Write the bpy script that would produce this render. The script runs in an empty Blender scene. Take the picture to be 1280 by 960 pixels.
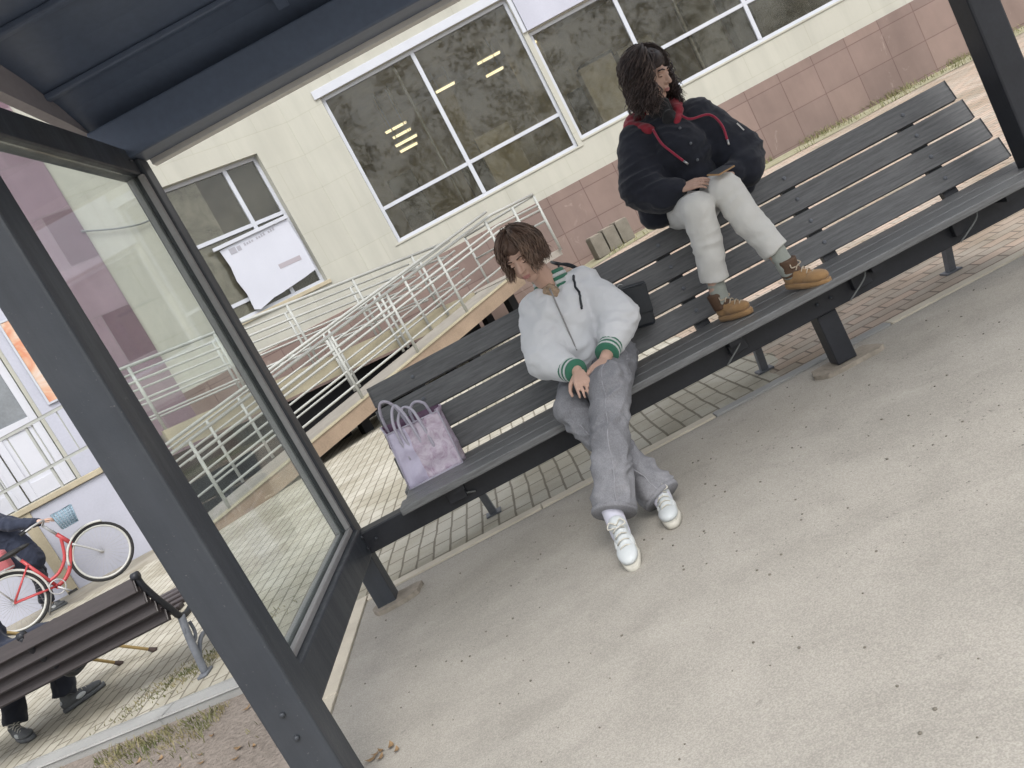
import bpy, bmesh, math, random
from mathutils import Vector, Matrix, Quaternion, noise
R = math.radians
C = bpy.context.scene.collection
V = Vector
random.seed(7)
# ---------------------------------------------------------------- camera
scene = bpy.context.scene
ROLL, PITCH, YAW, CAMH, FPX = R(28.2), R(8.4), R(1.27), 1.25, 1029.0
F_ = V((-math.sin(YAW)*math.cos(PITCH), math.cos(YAW)*math.cos(PITCH), -math.sin(PITCH)))
R0 = V((math.cos(YAW), math.sin(YAW), 0)); U0 = R0.cross(F_)
cr, sr = math.cos(ROLL), math.sin(ROLL)
RX = cr*R0 - sr*U0      # image right in the world
UP = sr*R0 + cr*U0     # image up in the world
cam = bpy.data.cameras.new('camera'); camo = bpy.data.objects.new('camera', cam); C.objects.link(camo)
m = Matrix((RX, UP, -F_)).transposed().to_4x4(); m.translation = V((0, 0, CAMH)); camo.matrix_world = m
cam.sensor_fit = 'HORIZONTAL'; cam.sensor_width = 36.0; cam.lens = 36.0*FPX/1280.0
cam.clip_start = 0.05; cam.clip_end = 500
scene.camera = camo
# ---------------------------------------------------------------- light
w = bpy.data.worlds.new('World'); scene.world = w; w.use_nodes = True
nt = w.node_tree; bg = nt.nodes['Background']
sky = nt.nodes.new('ShaderNodeTexSky'); sky.sky_type = 'NISHITA'; sky.sun_disc = False
SUN_EL, SUN_AZ = R(55), R(166)      # azimuth clockwise from +Y: behind the photographer, a little right
sky.sun_elevation = SUN_EL; sky.sun_rotation = SUN_AZ; sky.air_density = 1.0; sky.dust_density = 3.0
hs = nt.nodes.new('ShaderNodeHueSaturation'); hs.inputs['Saturation'].default_value = 0.2
nt.links.new(sky.outputs[0], hs.inputs['Color']); nt.links.new(hs.outputs[0], bg.inputs[0])
bg.inputs[1].default_value = 0.14
sl = bpy.data.lights.new('sun', 'SUN'); sl.energy = .65; sl.angle = R(30); sl.color = (1, .96, .9)
so = bpy.data.objects.new('sun', sl); C.objects.link(so)
sd = V((math.sin(SUN_AZ)*math.cos(SUN_EL), math.cos(SUN_AZ)*math.cos(SUN_EL), math.sin(SUN_EL)))
so.rotation_euler = sd.to_track_quat('Z', 'Y').to_euler()
scene.view_settings.view_transform = 'Standard'; scene.view_settings.look = 'None'
scene.view_settings.gamma = 1; scene.view_settings.use_curve_mapping = False
scene.view_settings.exposure = 1.08
try:
    scene.cycles.max_bounces = 8; scene.cycles.transparent_max_bounces = 16; scene.cycles.use_denoising = True
except Exception: pass

# ---------------------------------------------------------------- materials
class NT:
    def __init__(s, name):
        s.m = bpy.data.materials.new(name); s.m.use_nodes = True; s.t = s.m.node_tree
        s.b = s.t.nodes['Principled BSDF']; s.out = s.t.nodes['Material Output']
        s.co = s.t.nodes.new('ShaderNodeTexCoord').outputs['Object']
    def n(s, t, **k):
        x = s.t.nodes.new(t)
        for a, v in k.items():
            if hasattr(x, a): setattr(x, a, v)
        return x
    def l(s, a, b): s.t.links.new(a, b)
    def map(s, scale=(1,1,1), rot=(0,0,0), loc=(0,0,0), src=None):
        x = s.n('ShaderNodeMapping'); s.l(src or s.co, x.inputs[0])
        x.inputs['Scale'].default_value = scale; x.inputs['Rotation'].default_value = rot; x.inputs['Location'].default_value = loc
        return x.outputs[0]
    def noise(s, scale, detail=4, src=None, rough=.55, dist=0):
        x = s.n('ShaderNodeTexNoise'); s.l(src or s.co, x.inputs['Vector'])
        x.inputs['Scale'].default_value = scale; x.inputs['Detail'].default_value = detail
        x.inputs['Roughness'].default_value = rough; x.inputs['Distortion'].default_value = dist
        return x.outputs['Fac']
    def ramp(s, fac, stops):
        x = s.n('ShaderNodeValToRGB'); s.l(fac, x.inputs[0]); e = x.color_ramp.elements
        while len(e) < len(stops): e.new(.5)
        for i, (p, c) in enumerate(stops):
            e[i].position = p; e[i].color = (c[0], c[1], c[2], 1) if isinstance(c, (tuple, list)) else (c, c, c, 1)
        return x.outputs[0]
    def mix(s, fac, a, b, mode='MIX'):
        x = s.n('ShaderNodeMix'); x.data_type = 'RGBA'; x.blend_type = mode
        for sock, v in ((x.inputs[0], fac), (x.inputs[6], a), (x.inputs[7], b)):
            if hasattr(v, 'default_value'): s.l(v, sock)
            elif isinstance(v, (int, float)): sock.default_value = v if sock == x.inputs[0] else (v, v, v, 1)
            else: sock.default_value = (*v[:3], 1)
        return x.outputs[2]
    def math(s, op, a, b=0.0, clamp=False):
        x = s.n('ShaderNodeMath'); x.operation = op; x.use_clamp = clamp
        for i, v in enumerate((a, b)):
            if hasattr(v, 'default_value'): s.l(v, x.inputs[i])
            else: x.inputs[i].default_value = v
        return x.outputs[0]
    def sep(s, src=None):
        x = s.n('ShaderNodeSeparateXYZ'); s.l(src or s.co, x.inputs[0]); return x.outputs
    def comb(s, x, y, z=0.0):
        c = s.n('ShaderNodeCombineXYZ')
        for i, v in enumerate((x, y, z)):
            if hasattr(v, 'default_value'): s.l(v, c.inputs[i])
            else: c.inputs[i].default_value = v
        return c.outputs[0]
    def bump(s, h, strength=.3, dist=.01):
        x = s.n('ShaderNodeBump'); s.l(h, x.inputs['Height']); x.inputs['Strength'].default_value = strength; x.inputs['Distance'].default_value = dist
        s.l(x.outputs[0], s.b.inputs['Normal'])
    def col(s, c):
        if hasattr(c, 'default_value'): s.l(c, s.b.inputs['Base Color'])
        else: s.b.inputs['Base Color'].default_value = (*c[:3], 1)
        return s
    def rough(s, r, spec=.4):
        if hasattr(r, 'default_value'): s.l(r, s.b.inputs['Roughness'])
        else: s.b.inputs['Roughness'].default_value = r
        s.b.inputs['Specular IOR Level'].default_value = spec; return s

def mul(c, k): return tuple(x*k for x in c)
def mottled(name, c, var=.18, scale=6, rough=.75, bump=.15, bscale=60, spec=.35, bd=.004, stretch=None):
    n = NT(name); src = n.map(stretch) if stretch else None
    f = n.noise(scale, 5, src)
    g = n.noise(bscale, 4, src)
    c1 = n.ramp(f, [(.25, mul(c, 1-var)), (.75, mul(c, 1+var))])
    n.col(n.mix(.25, c1, n.ramp(g, [(.3, mul(c, 1-var*1.3)), (.7, mul(c, 1+var*1.2))])))
    n.rough(rough, spec)
    if bump: n.bump(g, bump, bd)
    return n.m
M = {}
M['post'] = mottled('dark_grey_paint', (.040, .046, .055), .22, 5, .42, .25, 90, .45, .002)
def postpaint():
    n = NT('dark_grey_paint'); f = n.noise(5, 5); d = n.noise(9, 6, n.map((1, 1, .07)), .65)
    c = n.ramp(f, [(.3, (.034, .040, .050)), (.7, (.048, .054, .064))])
    c = n.mix(.45, c, n.ramp(d, [(.40, 1.0), (.62, .60), (.72, 1.5)]), 'MULTIPLY')
    k = n.ramp(n.noise(70, 4, None, .7), [(.66, 0.0), (.70, 1.0)]); c = n.mix(n.math('MULTIPLY', k, .5), c, (.16, .16, .16))
    k2 = n.ramp(n.noise(26, 5, n.map((1, 1, .5), loc=(5, 2, 1)), .75), [(.70, 0.0), (.73, 1.0)]); c = n.mix(n.math('MULTIPLY', k2, .6), c, (.11, .075, .05))
    n.col(c).rough(n.ramp(d, [(.3, .35), (.7, .6)]), .45); n.bump(n.noise(60, 5, None, .7), .35, .003); return n.m
M['post'] = postpaint()
M['beam'] = mottled('black_paint', (.020, .022, .028), .3, 5, .45, .2, 60, .4, .002)
M['roof'] = mottled('navy_roof_sheet', (.095, .122, .18), .2, 1.2, .4, .05, 30, .4)
M['eavelip'] = mottled('pale_eave_metal', (.60, .585, .57), .1, 4, .5, .1, 40)
M['eave'] = mottled('grey_eave_metal', (.25, .245, .245), .15, 4, .5, .1, 40)
M['plank_edge'] = mottled('brown_grey_plank', (.30, .28, .30), .2, 3, .6, .1, 40)
M['slat'] = mottled('charcoal_wood', (.125, .127, .130), .42, 7, .5, .35, 40, .4, .003, (1, 14, 14))
M['seatslat'] = mottled('worn_charcoal_wood', (.145, .148, .150), .5, 7, .42, .45, 40, .45, .003, (1, 14, 14))
M['brownslat'] = mottled('brown_wood', (.045, .036, .036), .3, 5, .4, .3, 40, .5, .003, (1, 12, 12))
M['brownlit'] = mottled('sky_lit_brown_edge', (.20, .19, .19), .2, 5, .5, .2, 40)  # unused lit slat-edge tone, sky light put into the colour
M['iron'] = mottled('grey_cast_iron', (.14, .15, .17), .25, 12, .5, .3, 80)
M['concrete'] = mottled('old_concrete', (.27, .24, .20), .3, 12, .9, .6, 60, .2, .01)
M['kerb'] = mottled('kerb_concrete', (.56, .51, .42), .16, 5, .9, .4, 120, .2, .004)
M['kerbgrey'] = mottled('kerb_concrete_grey', (.33, .33, .32), .16, 4, .9, .4, 120, .2, .004)
M['rail'] = mottled('white_grey_rail_paint', (.38, .39, .37), .12, 9, .45, .1, 90)
M['whiteframe'] = mottled('white_plastic_frame', (.50, .52, .57), .06, 4, .45, 0)
M['whitewall'] = mottled('lilac_white_plaster', (.45, .46, .53), .10, 1.3, .9, .2, 40, .2)
M['coping'] = mottled('tan_coping', (.42, .37, .27), .2, 5, .85, .3, 60, .2)
M['tan'] = mottled('tan_ramp_fascia', (.27, .205, .15), .28, 3, .85, .4, 50, .2, .006)
M['cream'] = mottled('cream_ramp_fascia', (.36, .325, .235), .22, 3, .85, .4, 50, .2, .006)
M['deck'] = mottled('grey_deck', (.30, .28, .25), .2, 3, .85, .3, 60, .2)
M['block'] = mottled('grey_block', (.17, .155, .13), .25, 6, .9, .5, 60, .2, .006)
M['dark'] = mottled('void_shade_black', (.012, .012, .014), .2, 4, .8, 0)  # near-black for the shade in the void under the ramp
M['cablem'] = mottled('grey_cable', (.18, .19, .19), .1, 8, .6, 0)
M['twigs'] = mottled('olive_brown_twigs', (.085, .08, .04), .4, .8, .9, 0)
M['bark'] = mottled('dark_bark', (.06, .05, .042), .3, 8, .9, .3, 40)
def asphalt():
    n = NT('pale_asphalt'); pos = n.co
    big = n.noise(.55, 5); mid = n.noise(4, 5); fine = n.noise(230, 3); grit = n.n('ShaderNodeTexVoronoi'); n.l(pos, grit.inputs['Vector']); grit.inputs['Scale'].default_value = 95
    base = n.ramp(big, [(.3, (.352, .328, .290)), (.7, (.410, .384, .343))])
    base = n.mix(.5, base, n.ramp(mid, [(.3, (.29, .272, .245)), (.7, (.40, .378, .342))]))
    speck = n.ramp(fine, [(.36, (.16, .15, .135)), (.50, (.34, .32, .28)), (.66, (.56, .53, .46))])
    base = n.mix(.30, base, speck)
    g2 = n.ramp(grit.outputs['Distance'], [(.0, .62), (.22, 1.0)])
    base = n.mix(.16, base, g2, 'MULTIPLY')
    pit = n.ramp(n.noise(34, 2), [(.25, .45), (.30, 1.0)])
    base = n.mix(.3, base, pit, 'MULTIPLY')
    pit2 = n.ramp(n.noise(60, 2, n.map((1, 1, 1), loc=(3, 7, 0))), [(.27, .30), (.31, 1.0)])
    zone = n.ramp(n.noise(.7, 3, n.map((1, 1, 1), loc=(11, 2, 0))), [(.42, 0.0), (.6, 1.0)])
    base = n.mix(n.math('MULTIPLY', zone, .8), base, pit2, 'MULTIPLY')
    stain = n.ramp(n.noise(1.1, 6, n.map((1, 1.7, 1), loc=(4, 1, 0)), .7, 1.4), [(.50, 1.0), (.58, .90), (.7, .84)])
    base = n.mix(.6, base, stain, 'MULTIPLY')
    wear = n.ramp(n.noise(1.7, 6, None, .65, 1.0), [(.42, 1.0), (.62, .80)])
    base = n.mix(.45, base, wear, 'MULTIPLY')
    n.col(base).rough(.9, .25)
    h = n.mix(.25, fine, grit.outputs['Distance']); n.bump(h, .4, .004)
    return n.m
M['asphalt'] = asphalt()
def paving():
    n = NT('paving_blocks'); s = n.sep()
    warp = n.noise(2.5, 3)
    x = n.math('ADD', s[0], n.math('MULTIPLY', n.math('SUBTRACT', warp, .5), .03)); y = n.math('ADD', s[1], n.math('MULTIPLY', n.math('SUBTRACT', n.noise(1.8, 3, n.map((1,1,1), loc=(9,4,0))), .5), .03))
    def brick(a, b, c1, c2, mort):
        t = n.n('ShaderNodeTexBrick'); n.l(n.comb(a, b), t.inputs['Vector'])
        for k, v in (('Scale', 1.0), ('Mortar Size', .0075), ('Mortar Smooth', .35), ('Bias', -.1), ('Brick Width', .2), ('Row Height', .1)): t.inputs[k].default_value = v
        t.inputs['Color1'].default_value = (*c1, 1); t.inputs['Color2'].default_value = (*c2, 1); t.inputs['Mortar'].default_value = (*mort, 1)
        return t
    t1 = brick(y, x, (.50, .475, .405), (.425, .40, .335), (.23, .21, .17))
    t2 = brick(x, y, (.50, .39, .315), (.40, .36, .305), (.24, .20, .165))
    zone = n.ramp(n.math('ADD', s[0], n.math('MULTIPLY', n.noise(.9, 2), .6)), [(.0, 0.0), (1.0, 1.0)])
    z1 = n.math('GREATER_THAN', n.math('ADD', s[0], n.math('MULTIPLY', n.noise(1.3, 2), .9)), 1.62)
    colr = n.mix(z1, t1.outputs[0], t2.outputs[0]); fac = n.mix(z1, t1.outputs['Fac'], t2.outputs['Fac'])
    # worn plain concrete strip in front of the porch and the wall
    far = n.math('GREATER_THAN', n.math('ADD', s[1], n.math('MULTIPLY', n.noise(.8, 4), 1.2)), 9.9)
    farz = n.math('MULTIPLY', far, n.math('LESS_THAN', s[0], -3.9))
    colr = n.mix(farz, colr, (.35, .325, .275))
    dirt = n.ramp(n.noise(1.1, 6, None, .65, .6), [(.40, (.66, .64, .58)), (.58, (1, 1, 1))])
    colr = n.mix(.75, colr, dirt, 'MULTIPLY')
    colr = n.mix(.3, colr, n.ramp(n.noise(120, 3), [(.3, .6), (.7, 1.25)]), 'MULTIPLY')
    n.col(colr).rough(.92, .2)
    h = n.math('SUBTRACT', n.math('MULTIPLY', n.noise(90, 3), .35), n.math('MULTIPLY', fac, n.math('SUBTRACT', 1.0, farz)))
    n.bump(h, .7, .006)
    return n.m
M['paving'] = paving()
def soil():
    n = NT('bare_soil'); f = n.noise(3, 6); g = n.noise(45, 4)
    a = n.ramp(f, [(.3, (.21, .18, .155)), (.7, (.30, .262, .228))])
    n.col(n.mix(.4, a, n.ramp(g, [(.3, (.12, .10, .085)), (.7, (.36, .31, .27))]))).rough(.95, .15); n.bump(g, .9, .02)
    return n.m
M['soil'] = soil()
def verge():
    n = NT('grassy_verge'); f = n.noise(2.2, 6); g = n.noise(30, 4)
    a = n.ramp(f, [(.35, (.26, .25, .15)), (.5, (.33, .31, .22)), (.7, (.40, .37, .29))])
    n.col(n.mix(.4, a, n.ramp(g, [(.3, (.14, .16, .07)), (.7, (.42, .38, .28))]))).rough(.95, .15); n.bump(g, .8, .02)
    return n.m
M['verge'] = verge()
def tiles(name, c1, c2, mort, wdt, hgt, ms=.006, offset=0.0, var=.12, wear=None, bump=.4, swap=False, loc=(0, 0)):
    n = NT(name); s = n.sep()
    t = n.n('ShaderNodeTexBrick'); n.l(n.comb(n.math('ADD', s[0], loc[0]), n.math('ADD', s[2], loc[1])), t.inputs['Vector']); t.offset = offset
    for k, v in (('Scale', 1.0), ('Mortar Size', ms), ('Mortar Smooth', .2), ('Bias', 0.0), ('Brick Width', wdt), ('Row Height', hgt)): t.inputs[k].default_value = v
    t.inputs['Color1'].default_value = (*c1, 1); t.inputs['Color2'].default_value = (*c2, 1); t.inputs['Mortar'].default_value = (*mort, 1)
    col = n.mix(.5, t.outputs[0], n.ramp(n.noise(.9, 6, None, .6), [(.3, 1-var*1.6), (.7, 1+var)]), 'MULTIPLY')
    if wear:
        k = n.ramp(n.noise(2.3, 7, n.map((1, 1, .6)), .7, 1.2), [(.62, 0.0), (.72, 1.0)])
        col = n.mix(n.math('MULTIPLY', k, .55), col, wear)
    streak = n.ramp(n.noise(2.6, 6, n.map((1, 1, .10)), .65, .4), [(.42, 1.0), (.68, .80)])
    col = n.mix(.5, col, streak, 'MULTIPLY')
    n.col(col).rough(.7, .3); n.bump(n.math('SUBTRACT', n.math('MULTIPLY', n.noise(70, 3), .3), t.outputs['Fac']), bump, .006)
    return n.m
M['wall'] = tiles('cream_cladding', (.445, .440, .385), (.428, .423, .372), (.385, .38, .315), 1.2, .62, .005, .5, .07, None, .25)
M['base'] = tiles('brown_base_tiles', (.240, .176, .153), (.197, .145, .129), (.15, .10, .09), .66, .55, .008, .0, .2, (.40, .33, .29), .4, loc=(.2, .1))
M['burgundy'] = tiles('burgundy_tiles', (.12, .066, .09), (.31, .225, .27), (.24, .18, .21), .62, .8, .012, .3, .2, None, .3)
def plain(name, c, rough=.6, spec=.4, metal=0):
    n = NT(name); n.col(c).rough(rough, spec); n.b.inputs['Metallic'].default_value = metal; return n.m
def glass(name, tint=(1, 1, 1), refl=.12, haze=0.0, hz=(.4, .42, .42)):
    n = NT(name); t = n.t
    tr = n.n('ShaderNodeBsdfTransparent'); tr.inputs[0].default_value = (*tint, 1)
    gl = n.n('ShaderNodeBsdfGlossy'); gl.inputs['Roughness'].default_value = .03
    fr = n.n('ShaderNodeFresnel'); fr.inputs[0].default_value = 1.5
    mx = n.n('ShaderNodeMixShader'); n.l(n.math('MULTIPLY', fr.outputs[0], refl*8, True), mx.inputs[0]); n.l(tr.outputs[0], mx.inputs[1]); n.l(gl.outputs[0], mx.inputs[2])
    last = mx.outputs[0]
    if haze:
        df = n.n('ShaderNodeBsdfDiffuse'); df.inputs[0].default_value = (*hz, 1)
        m2 = n.n('ShaderNodeMixShader'); m2.inputs[0].default_value = haze
        if haze > .05: n.l(n.ramp(n.noise(2.2, 6, None, .65, .8), [(.35, haze*.35), (.7, haze*1.25)]), m2.inputs[0])
        n.l(last, m2.inputs[1]); n.l(df.outputs[0], m2.inputs[2]); last = m2.outputs[0]
    n.l(last, n.out.inputs[0]); return n.m
M['pane'] = glass('window_glass', (.86, .85, .78), .12, .06, (.45, .44, .38))
M['shelterglass'] = glass('shelter_glass', (.95, .975, .965), .03, .07, (.55, .6, .6))
M['film'] = glass('reflection_mottled_film', (.8, .8, .8), .1, .85, (.50, .50, .50))  # film with a mottled tree reflection put into its grey
M['interior'] = mottled('shop_interior_paint', (.52, .45, .27), .45, .8, .8, 0, 30)
M['shelf'] = mottled('shop_furniture', (.12, .11, .09), .5, 2.5, .7, 0, 30)
def emit(name, c, s):
    n = NT(name); n.b.inputs['Base Color'].default_value = (*c, 1); n.b.inputs['Emission Color'].default_value = (*c, 1); n.b.inputs['Emission Strength'].default_value = s; return n.m
M['lamp'] = emit('lamp_glow', (1, .86, .58), .9)
M['poster'] = mottled('pale_poster_paper', (.52, .535, .60), .06, 1.5, .7, 0)
M['print'] = plain('grey_print', (.33, .33, .37), .7)
M['printpink'] = plain('faded_print', (.36, .33, .36), .7)
def orangeposter():
    n = NT('orange_poster'); f = n.noise(2.4, 4, None, .5, 1.0)
    n.col(n.ramp(f, [(.3, (.62, .60, .58)), (.42, (.62, .42, .30)), (.55, (.58, .24, .14)), (.7, (.62, .45, .25))])).rough(.6); return n.m
M['orange'] = orangeposter()
M['skin'] = mottled('skin', (.50, .33, .26), .07, 14, .55, .1, 200, .35, .001)
M['lips'] = plain('lip_skin', (.42, .20, .18), .5)
M['eyewhite'] = plain('eye_white', (.55, .53, .5), .3)
M['iris'] = plain('dark_iris', (.03, .02, .015), .2)
def cloth(name, c, var=.1, bs=.35, fine=350, big=7, rough=.9, sheen=.2):
    n = NT(name); f = n.noise(big, 5); g = n.noise(fine, 2)
    c1 = n.ramp(f, [(.3, mul(c, 1-var)), (.7, mul(c, 1+var))])
    n.col(n.mix(.25, c1, n.ramp(g, [(.3, mul(c, 1-var*1.5)), (.7, mul(c, 1+var*1.5))]))).rough(rough, .2)
    n.b.inputs['Sheen Weight'].default_value = sheen
    h = n.mix(.75, g, n.noise(22, 4)); n.bump(h, bs, .004); return n.m
M['whitejacket'] = cloth('white_jacket_fabric', (.62, .63, .65), .04, .3, 300, 6)
M['green'] = cloth('green_rib_knit', (.045, .16, .105), .12, .4)
M['whiterib'] = cloth('white_rib_knit', (.52, .54, .54), .05, .4)
M['blouse'] = cloth('brown_print_blouse', (.30, .22, .15), .6, .3, 120, 40)
M['navy'] = cloth('navy_jacket_fabric', (.016, .018, .027), .25, .4, 300, 8, .8, .12)
M['red'] = cloth('red_hood_lining', (.24, .022, .036), .2, .4)
M['redcord'] = cloth('red_cord', (.30, .03, .06), .1, .3)
M['blackscarf'] = cloth('black_neck_knit', (.02, .02, .022), .3, .5, 200, 30)
M['palepants'] = cloth('pale_grey_trousers', (.60, .595, .57), .06, .35, 300, 9)
M['coatnavy'] = cloth('dark_blue_coat', (.030, .036, .058), .25, .4, 300, 6, .85, .1)
M['rose'] = cloth('rose_red_bag_fabric', (.40, .12, .13), .15, .3)
M['darktrouser'] = cloth('black_blue_trousers', (.022, .025, .035), .2, .4)
M['socklilac'] = cloth('white_lilac_sock', (.50, .50, .58), .04, .4)
M['sockgrey'] = cloth('grey_green_sock', (.30, .32, .29), .12, .5)
M['suede'] = cloth('tan_suede', (.33, .20, .095), .18, .3, 250, 18)
M['brownleather'] = mottled('brown_leather', (.10, .058, .036), .3, 20, .55, .3, 120)
M['sneaker'] = mottled('white_sneaker_leather', (.53, .56, .57), .06, 12, .5, .15, 120)
M['sneakersole'] = mottled('off_white_rubber', (.52, .50, .44), .07, 12, .6, .1, 120)
M['lace'] = plain('cream_lace', (.50, .42, .32), .8)
M['hairdark2'] = mottled('brown_hair_curl', (.062, .044, .040), .45, 30, .45, 0, 60, .5)
M['hairdark3'] = mottled('warm_brown_hair_curl', (.105, .076, .066), .4, 30, .45, 0, 60, .5)
M['hairbrown2'] = mottled('mid_brown_hair', (.125, .078, .055), .45, 30, .45, 0, 60, .5)
M['hairbrown3'] = mottled('light_brown_hair', (.19, .125, .09), .4, 30, .45, 0, 60, .5)
M['boot'] = mottled('grey_boot_leather', (.10, .105, .11), .3, 16, .65, .3, 90)
def denim():
    n = NT('grey_washed_denim'); f = n.noise(5, 5, None, .6, .5); g = n.noise(260, 2, n.map((1, 1, .35)))
    c1 = n.ramp(f, [(.28, (.15, .152, .166)), (.5, (.215, .218, .235)), (.72, (.33, .33, .35))])
    n.col(n.mix(.35, c1, n.ramp(g, [(.3, (.09, .09, .10)), (.7, (.28, .28, .30))]))).rough(.9, .2)
    n.bump(n.mix(.7, g, n.noise(18, 4)), .4, .004); return n.m
M['denim'] = denim()
M['blackleather'] = mottled('black_bag_leather', (.018, .022, .028), .25, 12, .42, .25, 120, .45)
M['metal'] = plain('pale_metal', (.45, .45, .45), .35, .5, .9)
M['hairbrown'] = mottled('brown_hair', (.085, .050, .036), .45, 30, .5, 0, 60, .4)
M['hairdark'] = mottled('dark_brown_hair', (.030, .021, .021), .45, 30, .5, 0, 60, .4)
def tote():
    n = NT('pink_patterned_plastic'); f = n.noise(16, 6, None, .7, 1.5)
    a = n.ramp(f, [(.30, (.34, .21, .31)), (.43, (.50, .40, .50)), (.56, (.62, .55, .63)), (.72, (.55, .43, .53))])
    x = n.sep()[0]
    plainz = n.math('LESS_THAN', n.math('ADD', x, n.math('MULTIPLY', n.noise(6, 2), .03)), -.018)
    n.col(n.mix(n.math('MULTIPLY', plainz, .85), a, (.58, .54, .69))).rough(.33, .5); n.bump(n.noise(30, 4), .45, .01)
    return n.m
M['tote'] = tote()
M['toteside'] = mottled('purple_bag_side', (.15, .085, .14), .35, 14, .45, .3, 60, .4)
M['totestrap'] = mottled('lilac_white_strap', (.50, .47, .55), .08, 20, .5, .1, 100)
M['redframe'] = plain('red_bicycle_paint', (.42, .055, .06), .35, .5)
M['tyre'] = mottled('black_tyre', (.025, .025, .026), .2, 20, .8, .2, 100)
M['silver'] = plain('silver_metal', (.42, .42, .42), .4, .5, .3)
M['fender'] = plain('pale_fender', (.50, .50, .47), .4)
M['basket'] = mottled('pale_blue_basket', (.26, .36, .44), .12, 10, .6, .1, 80)
M['saddle'] = plain('black_saddle', (.02, .02, .02), .6)
M['canew'] = mottled('yellow_wood', (.42, .30, .13), .15, 12, .5, .1, 60)
M['rubber'] = plain('brown_rubber', (.05, .035, .03), .8)
def blade_mat():
    n = NT('grass_blade'); o = n.n('ShaderNodeObjectInfo'); f = n.noise(9, 3)
    n.col(n.ramp(f, [(.3, (.095, .115, .045)), (.48, (.17, .17, .08)), (.62, (.30, .26, .15))])).rough(.8, .2); return n.m
M['blade'] = blade_mat()
M['leaf'] = mottled('dry_leaf', (.26, .17, .09), .4, 40, .8, .1, 80)
M['doorwhite'] = mottled('white_door', (.56, .57, .62), .05, 2, .6, 0)
M['doorglass'] = mottled('grey_door_glass', (.20, .215, .23), .25, 3, .25, 0, 30, .5)

# ---------------------------------------------------------------- mesh helpers
def bm_(): return bmesh.new()
def obj(name, bm, mats, parent=None, smooth=False, loc=None, rot=None):
    bmesh.ops.recalc_face_normals(bm, faces=bm.faces[:])
    me = bpy.data.meshes.new(name); bm.to_mesh(me); bm.free()
    for x in (mats if isinstance(mats, (list, tuple)) else [mats]): me.materials.append(x)
    if smooth:
        for p in me.polygons: p.use_smooth = True
    o = bpy.data.objects.new(name, me); C.objects.link(o)
    if parent: o.parent = parent
    if loc: o.location = loc
    if rot: o.rotation_euler = rot
    return o
def tag(o, label=None, cat=None, group=None, kind=None):
    if label: o['label'] = label
    if cat: o['category'] = cat
    if group: o['group'] = group
    if kind: o['kind'] = kind
    return o
def thing(name, label, cat, loc=(0, 0, 0), rotz=0, group=None):
    o = bpy.data.objects.new(name, None); C.objects.link(o); o.empty_display_size = .1
    o.location = loc; o.rotation_euler = (0, 0, rotz); return tag(o, label, cat, group)
def bx(bm, x0, x1, y0, y1, z0, z1, bev=0.0, mi=0, mat=None):
    r = bmesh.ops.create_cube(bm, size=1.0); vs = r['verts']
    for v in vs: v.co = V((x0 + (v.co.x+.5)*(x1-x0), y0 + (v.co.y+.5)*(y1-y0), z0 + (v.co.z+.5)*(z1-z0)))
    if mat:
        for v in vs: v.co = mat @ v.co
    fs = {f for v in vs for f in v.link_faces}
    for f in fs: f.material_index = mi
    if bev:
        es = list({e for v in vs for e in v.link_edges})
        rr = bmesh.ops.bevel(bm, geom=es, offset=bev, segments=2, affect='EDGES', profile=.5, clamp_overlap=True)
        for f in rr['faces']: f.material_index = mi
def bar(bm, p, q, wd, ht, up=(0, 0, 1), bev=0.0, mi=0):
    p, q = V(p), V(q); d = (q-p); L = d.length; d.normalize(); u = V(up)
    s = d.cross(u)
    if s.length < 1e-4: s = d.cross(V((0, 1, 0)))
    s.normalize(); u = s.cross(d)
    mt = Matrix((d, s, u)).transposed().to_4x4(); mt.translation = p
    bx(bm, 0, L, -wd/2, wd/2, -ht/2, ht/2, bev, mi, mt)
def tube(bm, pts, r, n=8, mi=0, cap=True, closed=False):
    pts = [V(p) for p in pts]; N = len(pts); rs = r if isinstance(r, (list, tuple)) else [r]*N
    rings = []; prev = None
    for i, p in enumerate(pts):
        a = pts[(i-1) % N] if (i > 0 or closed) else p
        b = pts[(i+1) % N] if (i < N-1 or closed) else p
        d = (b-a).normalized()
        if prev is None:
            s = d.cross(V((0, 0, 1)))
            if s.length < .05: s = d.cross(V((0, 1, 0)))
        else: s = prev - d*prev.dot(d)
        s.normalize(); prev = s; t = d.cross(s)
        rings.append([bm.verts.new(p + (s*math.cos(k*2*math.pi/n) + t*math.sin(k*2*math.pi/n))*rs[i]) for k in range(n)])
    M_ = N if closed else N-1
    for i in range(M_):
        A, B = rings[i], rings[(i+1) % N]
        for k in range(n):
            f = bm.faces.new((A[k], A[(k+1) % n], B[(k+1) % n], B[k])); f.material_index = mi; f.smooth = True
    if cap and not closed:
        for rg in (rings[0], rings[-1]):
            try: bm.faces.new(rg).material_index = mi
            except ValueError: pass
def prism(bm, poly, axis, a, b, mi=0):
    """poly in the two other axes, extruded from a to b along axis"""
    def P(u, v, t): return {'x': V((t, u, v)), 'y': V((u, t, v)), 'z': V((u, v, t))}[axis]
    A = [bm.verts.new(P(u, v, a)) for u, v in poly]; B = [bm.verts.new(P(u, v, b)) for u, v in poly]; n = len(poly)
    fs = [bm.faces.new(A), bm.faces.new(B[::-1])] + [bm.faces.new((A[i], A[(i+1) % n], B[(i+1) % n], B[i])) for i in range(n)]
    for f in fs: f.material_index = mi
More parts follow.
